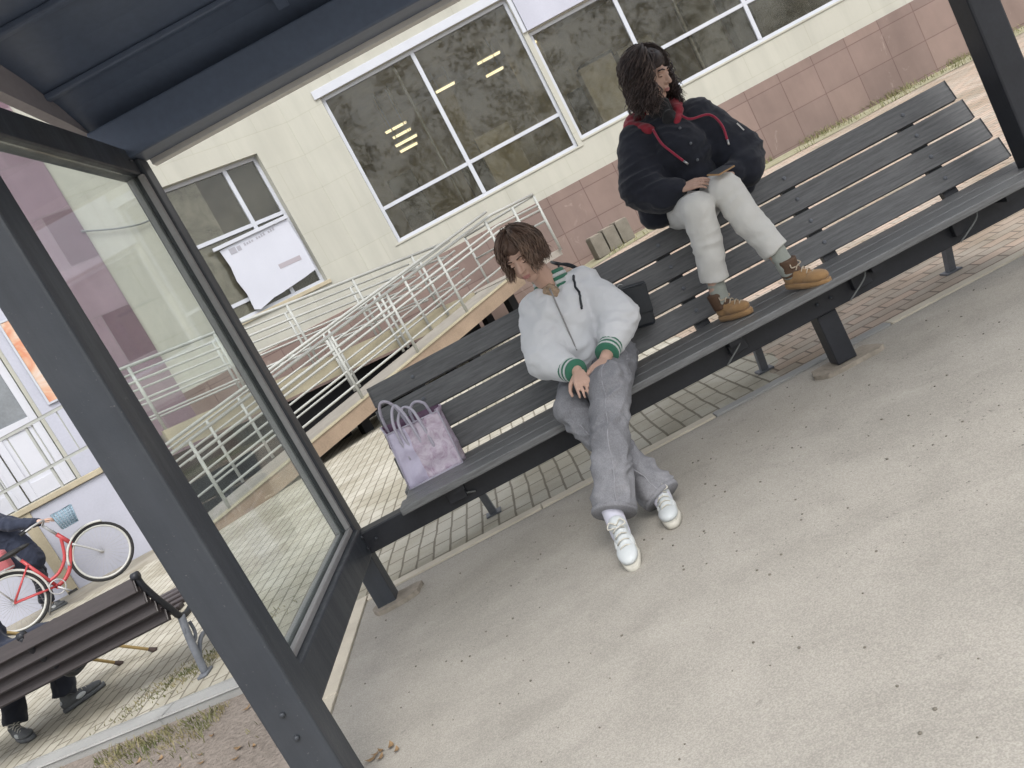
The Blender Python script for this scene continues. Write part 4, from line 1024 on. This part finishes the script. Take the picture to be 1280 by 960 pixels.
jk = [('f', (.335, 3.99, .575), .160, (.318, 3.955, .78), .180), ('c', (.315, 3.95, .80), .165, (.305, 3.92, .90), .135), ('c', (.19, 3.91, .915), .098, (.43, 3.94, .92), .098), ('c', (.19, 3.91, .915), .10, (.115, 3.74, .735), .105), ('c', (.115, 3.74, .735), .100, (.138, 3.665, .697), .074), ('f', (.138, 3.665, .697), .072, (.172, 3.585, .660), .056), ('c', (.225, 3.86, .965), .06, (.235, 3.80, .90), .07), ('c', (.36, 3.87, .965), .06, (.34, 3.81, .90), .07),
      ('c', (.43, 3.94, .92), .10, (.495, 3.79, .73), .105), ('c', (.495, 3.79, .73), .10, (.428, 3.69, .683), .074), ('f', (.428, 3.69, .683), .072, (.384, 3.622, .655), .056), ('c', (.30, 3.86, .72), .125, (.29, 3.83, .84), .115), ('c', (.27, 3.80, .67), .10, (.25, 3.79, .76), .09)]
J1 = organic('jacket', S1(jk), M['whitejacket'], W1, .008, 5, folds(.010, (7, 7, 15), 3))
def ringband(person, name, c, d, r, hgt, seq, mats, tilt=None):
    return cuff(person, name, c, d, r, hgt, mats, seq)
cuff(W1, 'cuff', (.168, 3.593, .662), (.34, -.85, -.22), .054, .075, ['green', 'whiterib'], [0, 1, 0, 1, 0])
cuff(W1, 'cuff', (.388, 3.628, .659), (-.56, -.80, -.24), .054, .070, ['green', 'whiterib'], [0, 1, 0, 1, 0])
b = bm_()
for k in range(5):                                          # ribbed striped collar, open at the front
    pts = []
    for i in range(22):
        a = R(28 + 304*i/21); rr = .072+.004*k
        pts.append(V((.300, 3.895, 1.005)) + V((-math.sin(a)*0, 0, 0)) + basis((-.40, -.9, .1)) @ V((rr*math.sin(a), rr*.95*math.cos(a), .0)) + V((.004, .006, .045-.017*k if True else 0)) - o1)
    tube(b, pts, .0105, 8, k % 2)
obj('collar', b, [M['green'], M['whiterib']], W1, True)
b = bm_()
for k in range(5): tube(b, [V((.335, 3.99, .528+.012*k)) + V((.165*math.cos(R(a)), .158*math.sin(R(a)), 0)) - o1 for a in range(0, 360, 15)], .0085, 6, k % 2, closed=True)
obj('waistband', b, [M['green'], M['whiterib']], W1, True)
b = bm_(); tube(b, [V(q)-o1 for q in spline([(.275, 3.775, 1.0), (.262, 3.715, .88), (.255, 3.705, .78), (.25, 3.70, .70)], 5)], .004, 6); obj('zip', b, M['eave'], W1, True)
tr = [('c', (.335, 4.0, .555), .130, (.33, 3.95, .57), .125), ('c', (.425, 3.97, .545), .106, (.285, 3.46, .535), .090), ('c', (.285, 3.46, .535), .090, (.165, 3.26, .36), .078), ('f', (.165, 3.26, .36), .077, (.050, 3.09, .165), .090),
      ('c', (.25, 3.97, .54), .106, (.105, 3.57, .49), .086), ('c', (.105, 3.57, .49), .084, (.18, 3.42, .30), .074), ('f', (.18, 3.42, .30), .074, (.25, 3.245, .075), .086)]
T1 = organic('jeans', S1(tr), M['denim'], W1, .006, 3, folds(.013, (9, 9, 17), 1, .22))
def seam(b, pts, r=.0035): tube(b, [V(q)-o1 for q in spline(pts, 6)], r, 5)
M['denimlight'] = mottled('faded_denim_seam', (.27, .27, .29), .25, 40, .9, .3, 200, .2)
def dr1(pts, off): return [(lambda q: q[1]+q[2]*off)(T1.closest_point_on_mesh(V(p)-o1)) for p in pts]
for cp in ([(.34, 3.50, .65), (.26, 3.35, .60), (.16, 3.15, .40), (.09, 3.03, .25), (.055, 2.98, .175)], [(.42, 3.86, .66), (.47, 3.74, .60), (.40, 3.62, .56)], [(.06, 3.45, .50), (.13, 3.34, .36), (.22, 3.20, .20), (.26, 3.15, .09)]):
    b = bm_(); tube(b, dr1(spline(cp, 5), -.0008), .0030, 6); obj('seam', b, M['denimlight'], T1, True)
for nm, p0, d0, rr in (('hem', (.053, 3.094, .170), (-.55, -.82, -.95), .087), ('hem', (.249, 3.249, .082), (.33, -.77, -1.05), .083)):
    b = bm_(); q = V(p0)-o1; dd = V(d0).normalized(); tube(b, [q, q+dd*.004, q+dd*.016, q+dd*.022], [rr*1.0, rr*1.035, rr*1.035, rr*1.0], 26); obj(nm, b, M['denim'], T1, True)
for nm, prs in (('sock', [('c', (.045, 3.09, .20), .041, (.030, 3.03, .09), .039)]), ('sock', [('c', (.25, 3.235, .12), .040, (.245, 3.20, .06), .039)])):
    organic(nm, S1(prs), M['socklilac'], W1, .006, 3)
shoe(W1, (.042, 3.095, .062), (-.13, -.93, -.26), (-.02, -.28, .95), .245, 'sneaker', 'sneakersole', 'sneaker')
shoe(W1, (.262, 3.270, .008), (-.16, -.98, -.0), (0, 0, 1), .245, 'sneaker', 'sneakersole', 'sneaker')
H1 = hair(W1, 'hair', hc, hR, ['hairbrown', 'hairbrown2', 'hairbrown3'], 1900, .10, .0075, 42, hk, .024, .0021, 3, .5, .8)
organic('hair_base', shift([('e', hc + hR @ V((0, -.032, .045)), V((.077, .084, .080)), hR), ('e', hc + hR @ V((0, -.004, .064)), V((.071, .074, .064)), hR), ('e', hc + hR @ V((0, -.06, -.02)), V((.074, .055, .075)), hR), ('c', hc + hR @ V((.052, -.01, .06)), .034, hc + hR @ V((.066, -.01, -.01)), .022), ('c', hc + hR @ V((-.052, -.01, .06)), .034, hc + hR @ V((-.066, -.01, -.01)), .022)], o1), M['hairbrown'], H1, .006, 3, folds(.004, (30, 30, 12)))
# black shoulder bag hanging at her side
SBg = thing('shoulder_bag', 'small black leather shoulder bag hanging beside the white jacket', 'bag', (.605, 4.05, .69))
BR = Matrix.Rotation(R(-8), 4, 'Z') @ Matrix.Rotation(R(10), 4, 'Y')
b = bm_(); bx(b, -.095, .095, -.045, .045, -.09, .115, .018, 0, BR); obj('bag_body', b, M['blackleather'], SBg)
b = bm_(); bx(b, -.098, .098, -.052, -.046, -.02, .118, .003, 0, BR); bx(b, -.098, .098, -.05, .05, .119, .125, .003, 0, BR); fl = obj('flap', b, M['blackleather'], SBg)
b = bm_(); bx(b, -.03, .012, -.058, -.053, .005, .014, .001, 0, BR); bx(b, -.004, .004, -.058, -.053, -.002, .024, .001, 0, BR); obj('clasp', b, M['metal'], fl)
b = bm_(); tube(b, spline([(-.06, -.0, .12), (-.10, -.02, .22), (-.17, -.08, .345), (-.235, -.125, .385), (-.24, -.02, .40), (-.13, .05, .30), (.0, .03, .12)], 6), .007, 6); tube(b, spline([(-.235, -.135, .375), (-.245, -.185, .30), (-.225, -.20, .24)], 5), .0055, 6); obj('strap', b, M['blackleather'], SBg, True)
b = bm_(); pp = [J1.closest_point_on_mesh(V(q)-o1) for q in spline([(.425, 3.80, 1.04), (.415, 3.76, .98), (.40, 3.72, .905), (.375, 3.70, .845)], 4)]
tube(b, [q[1] + q[2]*.003 + o1 - SBg.location for q in pp], .006, 6); obj('strap_end', b, M['blackleather'], SBg, True)
b = bm_()
for xx in (-.06, .0): tube(b, [(xx+.016*math.cos(a*.7), 0, .132+.016*math.sin(a*.7)) for a in range(9)], .003, 5)
obj('ring', b, M['metal'], SBg, True)

# --- person in the navy jacket on top of the backrest
o2 = V((1.16, 4.25, .93))
W2 = person_root('person in navy jacket with red hood lining perched on the bench backrest', o2)
S2 = lambda pr: shift(pr, o2)
hc2, hR2 = V((1.215, 4.17, 1.655)), basis((.62, -.66, -.42), (.12, -.12, 1))
body = head_prims(hc2, hR2, .98) + [('c', (1.185, 4.225, 1.47), .055, (1.20, 4.19, 1.59), .05), ('c', (1.165, 4.27, 1.03), .11, (1.18, 4.24, 1.36), .12), ('c', (1.03, 4.23, 1.43), .05, (1.36, 4.24, 1.41), .05),
    ('c', (1.03, 4.23, 1.43), .045, (.90, 4.10, 1.20), .038), ('c', (.90, 4.10, 1.20), .038, (1.04, 3.95, 1.115), .028), ('c', (1.36, 4.24, 1.41), .045, (1.47, 4.12, 1.12), .038), ('c', (1.47, 4.12, 1.12), .038, (1.31, 3.97, 1.06), .028),
    ('c', (1.085, 4.24, 1.01), .075, (1.065, 3.86, .99), .055), ('c', (1.065, 3.86, .99), .05, (.985, 3.94, .56), .034), ('c', (1.25, 4.24, 1.01), .075, (1.215, 3.86, 1.01), .055), ('c', (1.215, 3.86, 1.01), .05, (1.295, 3.80, .58), .034),
    ('c', (.985, 3.94, .56), .032, (.985, 3.94, .53), .028), ('c', (1.295, 3.80, .58), .032, (1.295, 3.80, .54), .028)]
body += hand_prims((1.045, 3.945, 1.115), (.80, -.52, -.16), (.05, -.5, .85), -1, .45, .98)
body += hand_prims((1.305, 3.965, 1.065), (-.72, -.62, .10), (.0, -.5, .85), 1, .6, .95)
organic('body', S2(body), M['skin'], W2, .0045, 3)
face_parts(W2, hc2, hR2, .98)
jk = [('c', (1.165, 4.27, 1.06), .165, (1.175, 4.25, 1.28), .18), ('c', (1.175, 4.25, 1.28), .175, (1.185, 4.24, 1.38), .13), ('c', (1.03, 4.24, 1.405), .092, (1.36, 4.25, 1.385), .092), ('c', (1.03, 4.24, 1.405), .098, (.925, 4.11, 1.20), .108), ('c', (.925, 4.11, 1.20), .105, (.975, 4.02, 1.125), .088), ('c', (.975, 4.02, 1.125), .08, (1.04, 3.965, 1.115), .055),
      ('c', (1.36, 4.25, 1.385), .098, (1.455, 4.13, 1.12), .108), ('c', (1.455, 4.13, 1.12), .105, (1.40, 4.05, 1.05), .095), ('c', (1.40, 4.05, 1.05), .07, (1.32, 3.99, 1.06), .055), ('c', (1.17, 4.17, 1.09), .14, (1.18, 4.16, 1.22), .14), ('c', (.96, 4.2, 1.06), .09, (1.0, 4.2, 1.2), .10), ('c', (1.40, 4.2, 1.0), .09, (1.38, 4.2, 1.2), .10)]
jk += [('c', (1.33, 4.22, 1.34), .11, (1.41, 4.13, 1.14), .115), ('c', (1.04, 4.21, 1.34), .11, (.97, 4.13, 1.18), .115), ('c', (1.18, 4.24, 1.40), .115, (1.18, 4.16, 1.25), .16)]
J2 = organic('jacket', S2(jk), M['navy'], W2, .008, 6, folds(.009, (6, 6, 15), 8))
organic('hood', S2([('c', (1.05, 4.27, 1.475), .050, (1.09, 4.33, 1.50), .055), ('c', (1.09, 4.33, 1.50), .055, (1.22, 4.36, 1.50), .055), ('c', (1.22, 4.36, 1.50), .055, (1.30, 4.29, 1.50), .045), ('c', (1.05, 4.25, 1.475), .040, (1.10, 4.15, 1.43), .026), ('c', (1.30, 4.27, 1.50), .040, (1.265, 4.15, 1.45), .024), ('c', (1.265, 4.15, 1.45), .022, (1.22, 4.10, 1.40), .018)]), M['red'], W2, .007, 2, folds(.006, (22, 22, 22)))
organic('neck_gaiter', S2([('c', (1.19, 4.20, 1.45), .062, (1.198, 4.18, 1.51), .054), ('c', (1.20, 4.15, 1.40), .05, (1.205, 4.13, 1.44), .036)]), M['blackscarf'], W2, .007, 2, folds(.006, (25, 25, 40)))
def drape(o, pts, off):
    out = []
    for q in pts:
        ok, loc, nor, _ = o.closest_point_on_mesh(V(q)); out.append(loc + nor*off)
    return out
for cp in ([(1.095, 4.10, 1.445), (1.075, 4.02, 1.38), (1.10, 3.97, 1.29), (1.125, 3.95, 1.21)], [(1.27, 4.10, 1.46), (1.315, 4.06, 1.43), (1.375, 4.06, 1.385), (1.395, 4.04, 1.30), (1.375, 4.0, 1.215)]):
    pp = spline(drape(J2, [V(q)-o2 for q in cp], .013), 6); b = bm_(); tube(b, pp, .0062, 6); cd = obj('hood_cord', b, M['redcord'], W2, True)
    e = (pp[-1]-pp[-2]).normalized(); b = bm_(); tube(b, [pp[-1], pp[-1]+e*.028], .006, 6); obj('cord_tip', b, M['metal'], cd, True)
for q in ((1.205, 4.035, 1.375), (1.21, 3.975, 1.28), (1.205, 3.97, 1.19)):
    b = bm_(); bmesh.ops.create_uvsphere(b, u_segments=10, v_segments=6, radius=.007, matrix=Matrix.Translation(drape(J2, [V(q)-o2], .002)[0])); obj('snap_button', b, M['iron'], W2, True)
b = bm_(); bar(b, V((1.46, 4.045, 1.26))-o2, V((1.475, 4.04, 1.215))-o2, .008, .006); obj('zip_pull', b, M['metal'], W2)
tr = [('c', (1.165, 4.27, .995), .12, (1.165, 4.2, 1.0), .12), ('c', (1.08, 4.23, 1.01), .098, (1.065, 3.87, .995), .080), ('c', (1.065, 3.87, .995), .078, (1.04, 3.90, .82), .073), ('f', (1.04, 3.90, .82), .072, (1.008, 3.93, .655), .067),
      ('c', (1.25, 4.23, 1.01), .098, (1.215, 3.86, 1.015), .079), ('c', (1.215, 3.86, 1.015), .077, (1.245, 3.845, .83), .073), ('f', (1.245, 3.845, .83), .072, (1.29, 3.805, .655), .066)]
organic('trousers', S2(tr), M['palepants'], W2, .006, 4, folds(.0065, (7, 7, 13), 4, .25))
organic('sock', S2([('c', (1.012, 3.928, .70), .043, (.990, 3.932, .53), .040)]), M['sockgrey'], W2, .006, 2, folds(.002, (10, 10, 60)))
organic('sock', S2([('c', (1.286, 3.810, .70), .043, (1.30, 3.795, .54), .040)]), M['sockgrey'], W2, .006, 2, folds(.002, (10, 10, 60)))
shoe(W2, (.962, 3.975, .452), (.52, -.85, 0), (0, 0, 1), .20, 'suede', 'suede', 'boot')
shoe(W2, (1.275, 3.845, .468), (.50, -.82, -.13), (.08, -.12, .98), .235, 'suede', 'suede', 'boot')
H2 = hair(W2, 'hair', hc2, hR2, ['hairdark', 'hairdark2', 'hairdark3'], 2600, .215, .013, 54, .98, .032, .0022, 5, .7, .9)
organic('hair_base', shift([('e', hc2 + hR2 @ V((0, -.035, .05)), V((.076, .088, .081)), hR2), ('e', hc2 + hR2 @ V((0, -.004, .066)), V((.074, .076, .066)), hR2), ('e', hc2 + hR2 @ V((0, -.075, -.04)), V((.078, .055, .095)), hR2), ('c', hc2 + hR2 @ V((.062, -.01, .06)), .038, hc2 + hR2 @ V((.080, -.005, -.07)), .028), ('c', hc2 + hR2 @ V((-.062, -.01, .06)), .040, hc2 + hR2 @ V((-.085, .0, -.10)), .034)], o2), M['hairdark'], H2, .007, 2, folds(.010, (28, 28, 20)))
# thin pale card / phone in the hand
PH = thing('phone', 'tan cased phone held over the pale trousers', 'phone', (1.215, 3.80, 1.105))
PM = Matrix.Rotation(R(35), 4, 'Z') @ Matrix.Rotation(R(20), 4, 'X')
b = bm_(); bx(b, -.065, .065, -.034, .034, -.004, .004, .003, 0, PM); obj('phone_case', b, M['suede'], PH)
b = bm_(); bx(b, -.06, .06, -.030, .030, .0042, .0055, 0, 0, PM); obj('screen', b, M['blackleather'], PH)

# --- seated old person on the park bench, mostly hidden
o3 = V((-3.52, 4.70, 0))
W3 = person_root('person in dark blue coat seated on the park bench facing away', o3)
S3 = lambda pr: shift(pr, o3)
hc3, hR3 = V((-3.62, 4.72, 1.23)), basis((-.1, 1, -.25))
body = head_prims(hc3, hR3, 1) + [('c', (-3.60, 4.66, 1.0), .055, (-3.61, 4.69, 1.14), .05), ('c', (-3.52, 4.66, .52), .12, (-3.58, 4.64, .90), .13), ('c', (-3.75, 4.65, .95), .05, (-3.42, 4.65, .95), .05), ('c', (-3.42, 4.65, .95), .045, (-3.46, 4.74, .70), .038), ('c', (-3.46, 4.74, .70), .038, (-3.76, 5.04, .60), .028), ('c', (-3.75, 4.65, .95), .045, (-3.86, 4.80, .70), .038), ('c', (-3.86, 4.80, .70), .038, (-3.78, 5.05, .66), .028),
    ('c', (-3.43, 4.68, .48), .075, (-3.37, 5.12, .47), .055), ('c', (-3.37, 5.12, .47), .05, (-3.47, 5.0, .12), .035), ('c', (-3.63, 4.68, .48), .075, (-3.72, 5.10, .47), .055), ('c', (-3.72, 5.10, .47), .05, (-3.80, 4.95, .12), .035)]
body += hand_prims((-3.76, 5.04, .60), (-.3, .9, -.2), (0, .2, 1), -1, .8) + hand_prims((-3.78, 5.05, .66), (.3, .9, -.2), (0, .2, 1), 1, .8)
organic('body', S3(body), M['skin'], W3, .0055, 3)
face_parts(W3, hc3, hR3, 1)
organic('coat', S3([('c', (-3.51, 4.64, .49), .185, (-3.58, 4.64, .88), .17), ('c', (-3.75, 4.65, .93), .085, (-3.42, 4.65, .93), .085), ('c', (-3.42, 4.65, .93), .085, (-3.46, 4.74, .70), .075), ('c', (-3.46, 4.74, .70), .075, (-3.74, 4.99, .60), .05), ('c', (-3.75, 4.65, .93), .085, (-3.86, 4.80, .70), .075), ('c', (-3.86, 4.80, .70), .075, (-3.79, 5.0, .66), .05), ('c', (-3.42, 4.60, .52), .14, (-3.33, 4.62, .50), .12), ('c', (-3.36, 4.7, .50), .11, (-3.34, 4.95, .50), .09)]), M['coatnavy'], W3, .009, 4, folds(.012, (8, 8, 12), 2))
organic('trousers', S3([('c', (-3.43, 4.70, .48), .095, (-3.37, 5.12, .47), .078), ('f', (-3.37, 5.12, .47), .075, (-3.475, 4.985, .10), .068), ('c', (-3.63, 4.70, .48), .095, (-3.72, 5.10, .47), .078), ('f', (-3.72, 5.10, .47), .075, (-3.80, 4.935, .10), .068)]), M['darktrouser'], W3, .008, 3, folds(.008, (10, 10, 14), 3))
shoe(W3, (-3.52, 4.96, .002), (.62, .55, 0), (0, 0, 1), .27, 'boot', 'boot', 'sneaker'); shoe(W3, (-3.84, 4.94, .002), (.55, -.45, 0), (0, 0, 1), .27, 'boot', 'boot', 'sneaker')
hair(W3, 'hair', hc3, hR3, ['hairdark'], 240, .05, .002, 60, 1, .012, .004, 9)
W3.location = o3 + V((-.04, 0, 0))
for i, (tip, top_, lab) in enumerate((((-3.39, 5.46, .0), (-4.05, 5.10, .78), 'wooden walking stick with rubber tip, the nearer of two under the park bench'), ((-3.07, 5.34, .0), (-3.95, 5.12, .80), 'wooden walking stick with rubber tip, the farther right of two by the park bench'))):
    t0 = V(tip); d = (V(top_)-t0).normalized(); t = thing('walking_stick', lab, 'walking stick', tip, 0, 'walking sticks by the park bench')
    b = bm_(); L = (V(top_)-t0).length; tube(b, [d*.03, d*L] + [d*L + V((-.03, -.0, .045)), d*L + V((-.075, -.01, .05)), d*L + V((-.11, -.02, .02))], .011, 8); obj('shaft', b, M['canew'], t, True)
    b = bm_(); tube(b, [d*-.003, d*.01, d*.05], [.019, .019, .013], 10); obj('rubber_tip', b, M['rubber'], t, True)

# --- cyclist behind the bicycle
o4 = V((-6.62, 9.75, 0)); SH4 = V((.22, .05, 0))
W4 = person_root('person in dark blue coat standing behind the red bicycle', o4)
S4 = lambda pr: shift(pr, o4)
W4.location = o4 + SH4
hc4, hR4 = V((-6.86, 9.72, 1.58)), basis((1, .35, -.15))
body = head_prims(hc4, hR4, 1) + [('c', (-6.78, 9.74, 1.36), .055, (-6.84, 9.72, 1.50), .05), ('c', (-6.64, 9.75, .86), .13, (-6.72, 9.75, 1.24), .14), ('c', (-6.66, 9.56, 1.30), .05, (-6.78, 9.90, 1.30), .05),
    ('c', (-6.56, 9.58, 1.28), .045, (-6.36, 9.55, 1.12), .038), ('c', (-6.36, 9.55, 1.12), .038, (-6.08, 9.56, 1.02), .028), ('c', (-6.74, 9.90, 1.28), .045, (-6.55, 9.95, 1.1), .038), ('c', (-6.55, 9.95, 1.1), .038, (-6.3, 9.95, 1.0), .028),
    ('c', (-6.60, 9.68, .84), .085, (-6.52, 9.66, .47), .06), ('c', (-6.52, 9.66, .47), .055, (-6.58, 9.66, .10), .036), ('c', (-6.68, 9.86, .84), .085, (-6.62, 9.88, .47), .06), ('c', (-6.62, 9.88, .47), .055, (-6.80, 9.90, .12), .036)]
body += hand_prims((-6.08, 9.56, 1.02), (.85, .2, -.25), (.2, .0, 1), -1, .8) + hand_prims((-6.3, 9.95, 1.0), (.9, .1, -.2), (0, .2, 1), 1, .8)
organic('body', S4(body), M['skin'], W4, .0055, 3)
W4.location = o4; face_parts(W4, hc4, hR4, 1)
organic('coat', S4([('c', (-6.62, 9.75, .72), .21, (-6.66, 9.75, .95), .19), ('c', (-6.66, 9.75, .95), .19, (-6.74, 9.75, 1.22), .18), ('c', (-6.64, 9.58, 1.28), .09, (-6.80, 9.90, 1.28), .09), ('c', (-6.58, 9.58, 1.28), .09, (-6.36, 9.55, 1.12), .075), ('c', (-6.36, 9.55, 1.12), .075, (-6.12, 9.56, 1.03), .048), ('c', (-6.74, 9.90, 1.28), .09, (-6.55, 9.95, 1.1), .075), ('c', (-6.55, 9.95, 1.1), .075, (-6.34, 9.95, 1.01), .048), ('c', (-6.50, 9.70, .66), .14, (-6.56, 9.72, .9), .14)]), M['coatnavy'], W4, .010, 4, folds(.012, (7, 7, 12), 6))
organic('trousers', S4([('c', (-6.60, 9.68, .80), .10, (-6.52, 9.66, .47), .082), ('f', (-6.52, 9.66, .47), .08, (-6.575, 9.66, .11), .065), ('c', (-6.68, 9.86, .80), .10, (-6.62, 9.88, .47), .082), ('f', (-6.62, 9.88, .47), .08, (-6.79, 9.90, .12), .065)]), M['darktrouser'], W4, .009, 3, folds(.008, (10, 10, 14), 3))
shoe(W4, (-6.66, 9.66, .002), (.95, -.1, 0), (0, 0, 1), .27, 'boot', 'boot', 'sneaker'); shoe(W4, (-6.86, 9.90, .002), (.95, -.1, 0), (0, 0, 1), .27, 'boot', 'boot', 'sneaker')
hair(W4, 'hair', hc4, hR4, ['hairdark'], 240, .10, .004, 60, 1, .015, .004, 11)
W4.location = o4 + SH4
RB = thing('handbag', 'rose red handbag hanging at the side of the person with the bicycle', 'bag', (-6.44, 9.46, .82))
b = bm_(); bx(b, -.12, .12, -.06, .06, -.13, .13, .035); obj('bag_body', b, M['rose'], RB)
b = bm_(); tube(b, spline([(-.08, 0, .12), (-.10, .05, .35), (-.02, .12, .56), (.05, .06, .36), (.08, 0, .12)], 6), .012, 6); obj('strap', b, M['rose'], RB, True)

# ---------------------------------------------------------------- small litter: dry leaves and stones
rl = random.Random(4)
pts = [(rl.gauss(-1.0, .04), rl.gauss(2.50, .035)) for _ in range(6)] + [(rl.uniform(-2.6, -1.5), 3.5 + rl.uniform(-.5, .05)) for _ in range(26)]
for i, (x, y) in enumerate(pts):
    b = bm_(); a = rl.uniform(0, 6.28); s_ = rl.uniform(.012, .024)
    v = [b.verts.new(V((math.cos(a+t)*s_*r_, math.sin(a+t)*s_*r_*.9, z_))) for t, r_, z_ in ((0, 1.2, .012), (1.2, .6, .003), (2.4, .7, .006), (3.14, 1.1, .014), (4.0, .6, .004), (5.2, .65, .005))]
    c_ = b.verts.new((0, 0, .002))
    for k in range(6): b.faces.new((v[k], v[(k+1) % 6], c_))
    near = i < 6
    tag(obj('dry_leaf', b, M['leaf'], loc=(x, y, .008)), 'small dry brown leaf lying on the asphalt by the front post' if near else 'small dry brown leaf lying on the soil beside the path kerb', 'leaf', 'dry leaves at the front post' if near else 'dry leaves on the soil')
def pebbles():
    b = bm_()
    for _ in range(420):
        x, y = rl.uniform(-1.2, 3.4), rl.uniform(1.0, 4.0); s_ = rl.uniform(.002, .0055)
        bmesh.ops.create_icosphere(b, subdivisions=1, radius=s_, matrix=Matrix.Translation((x, y, .006+s_*.3)) @ Matrix.Diagonal((1, rl.uniform(.7, 1.3), .7, 1)))
    tag(obj('grit', b, M['block'], smooth=True), 'loose grit scattered over the asphalt', 'grit', kind='stuff')
pebbles()
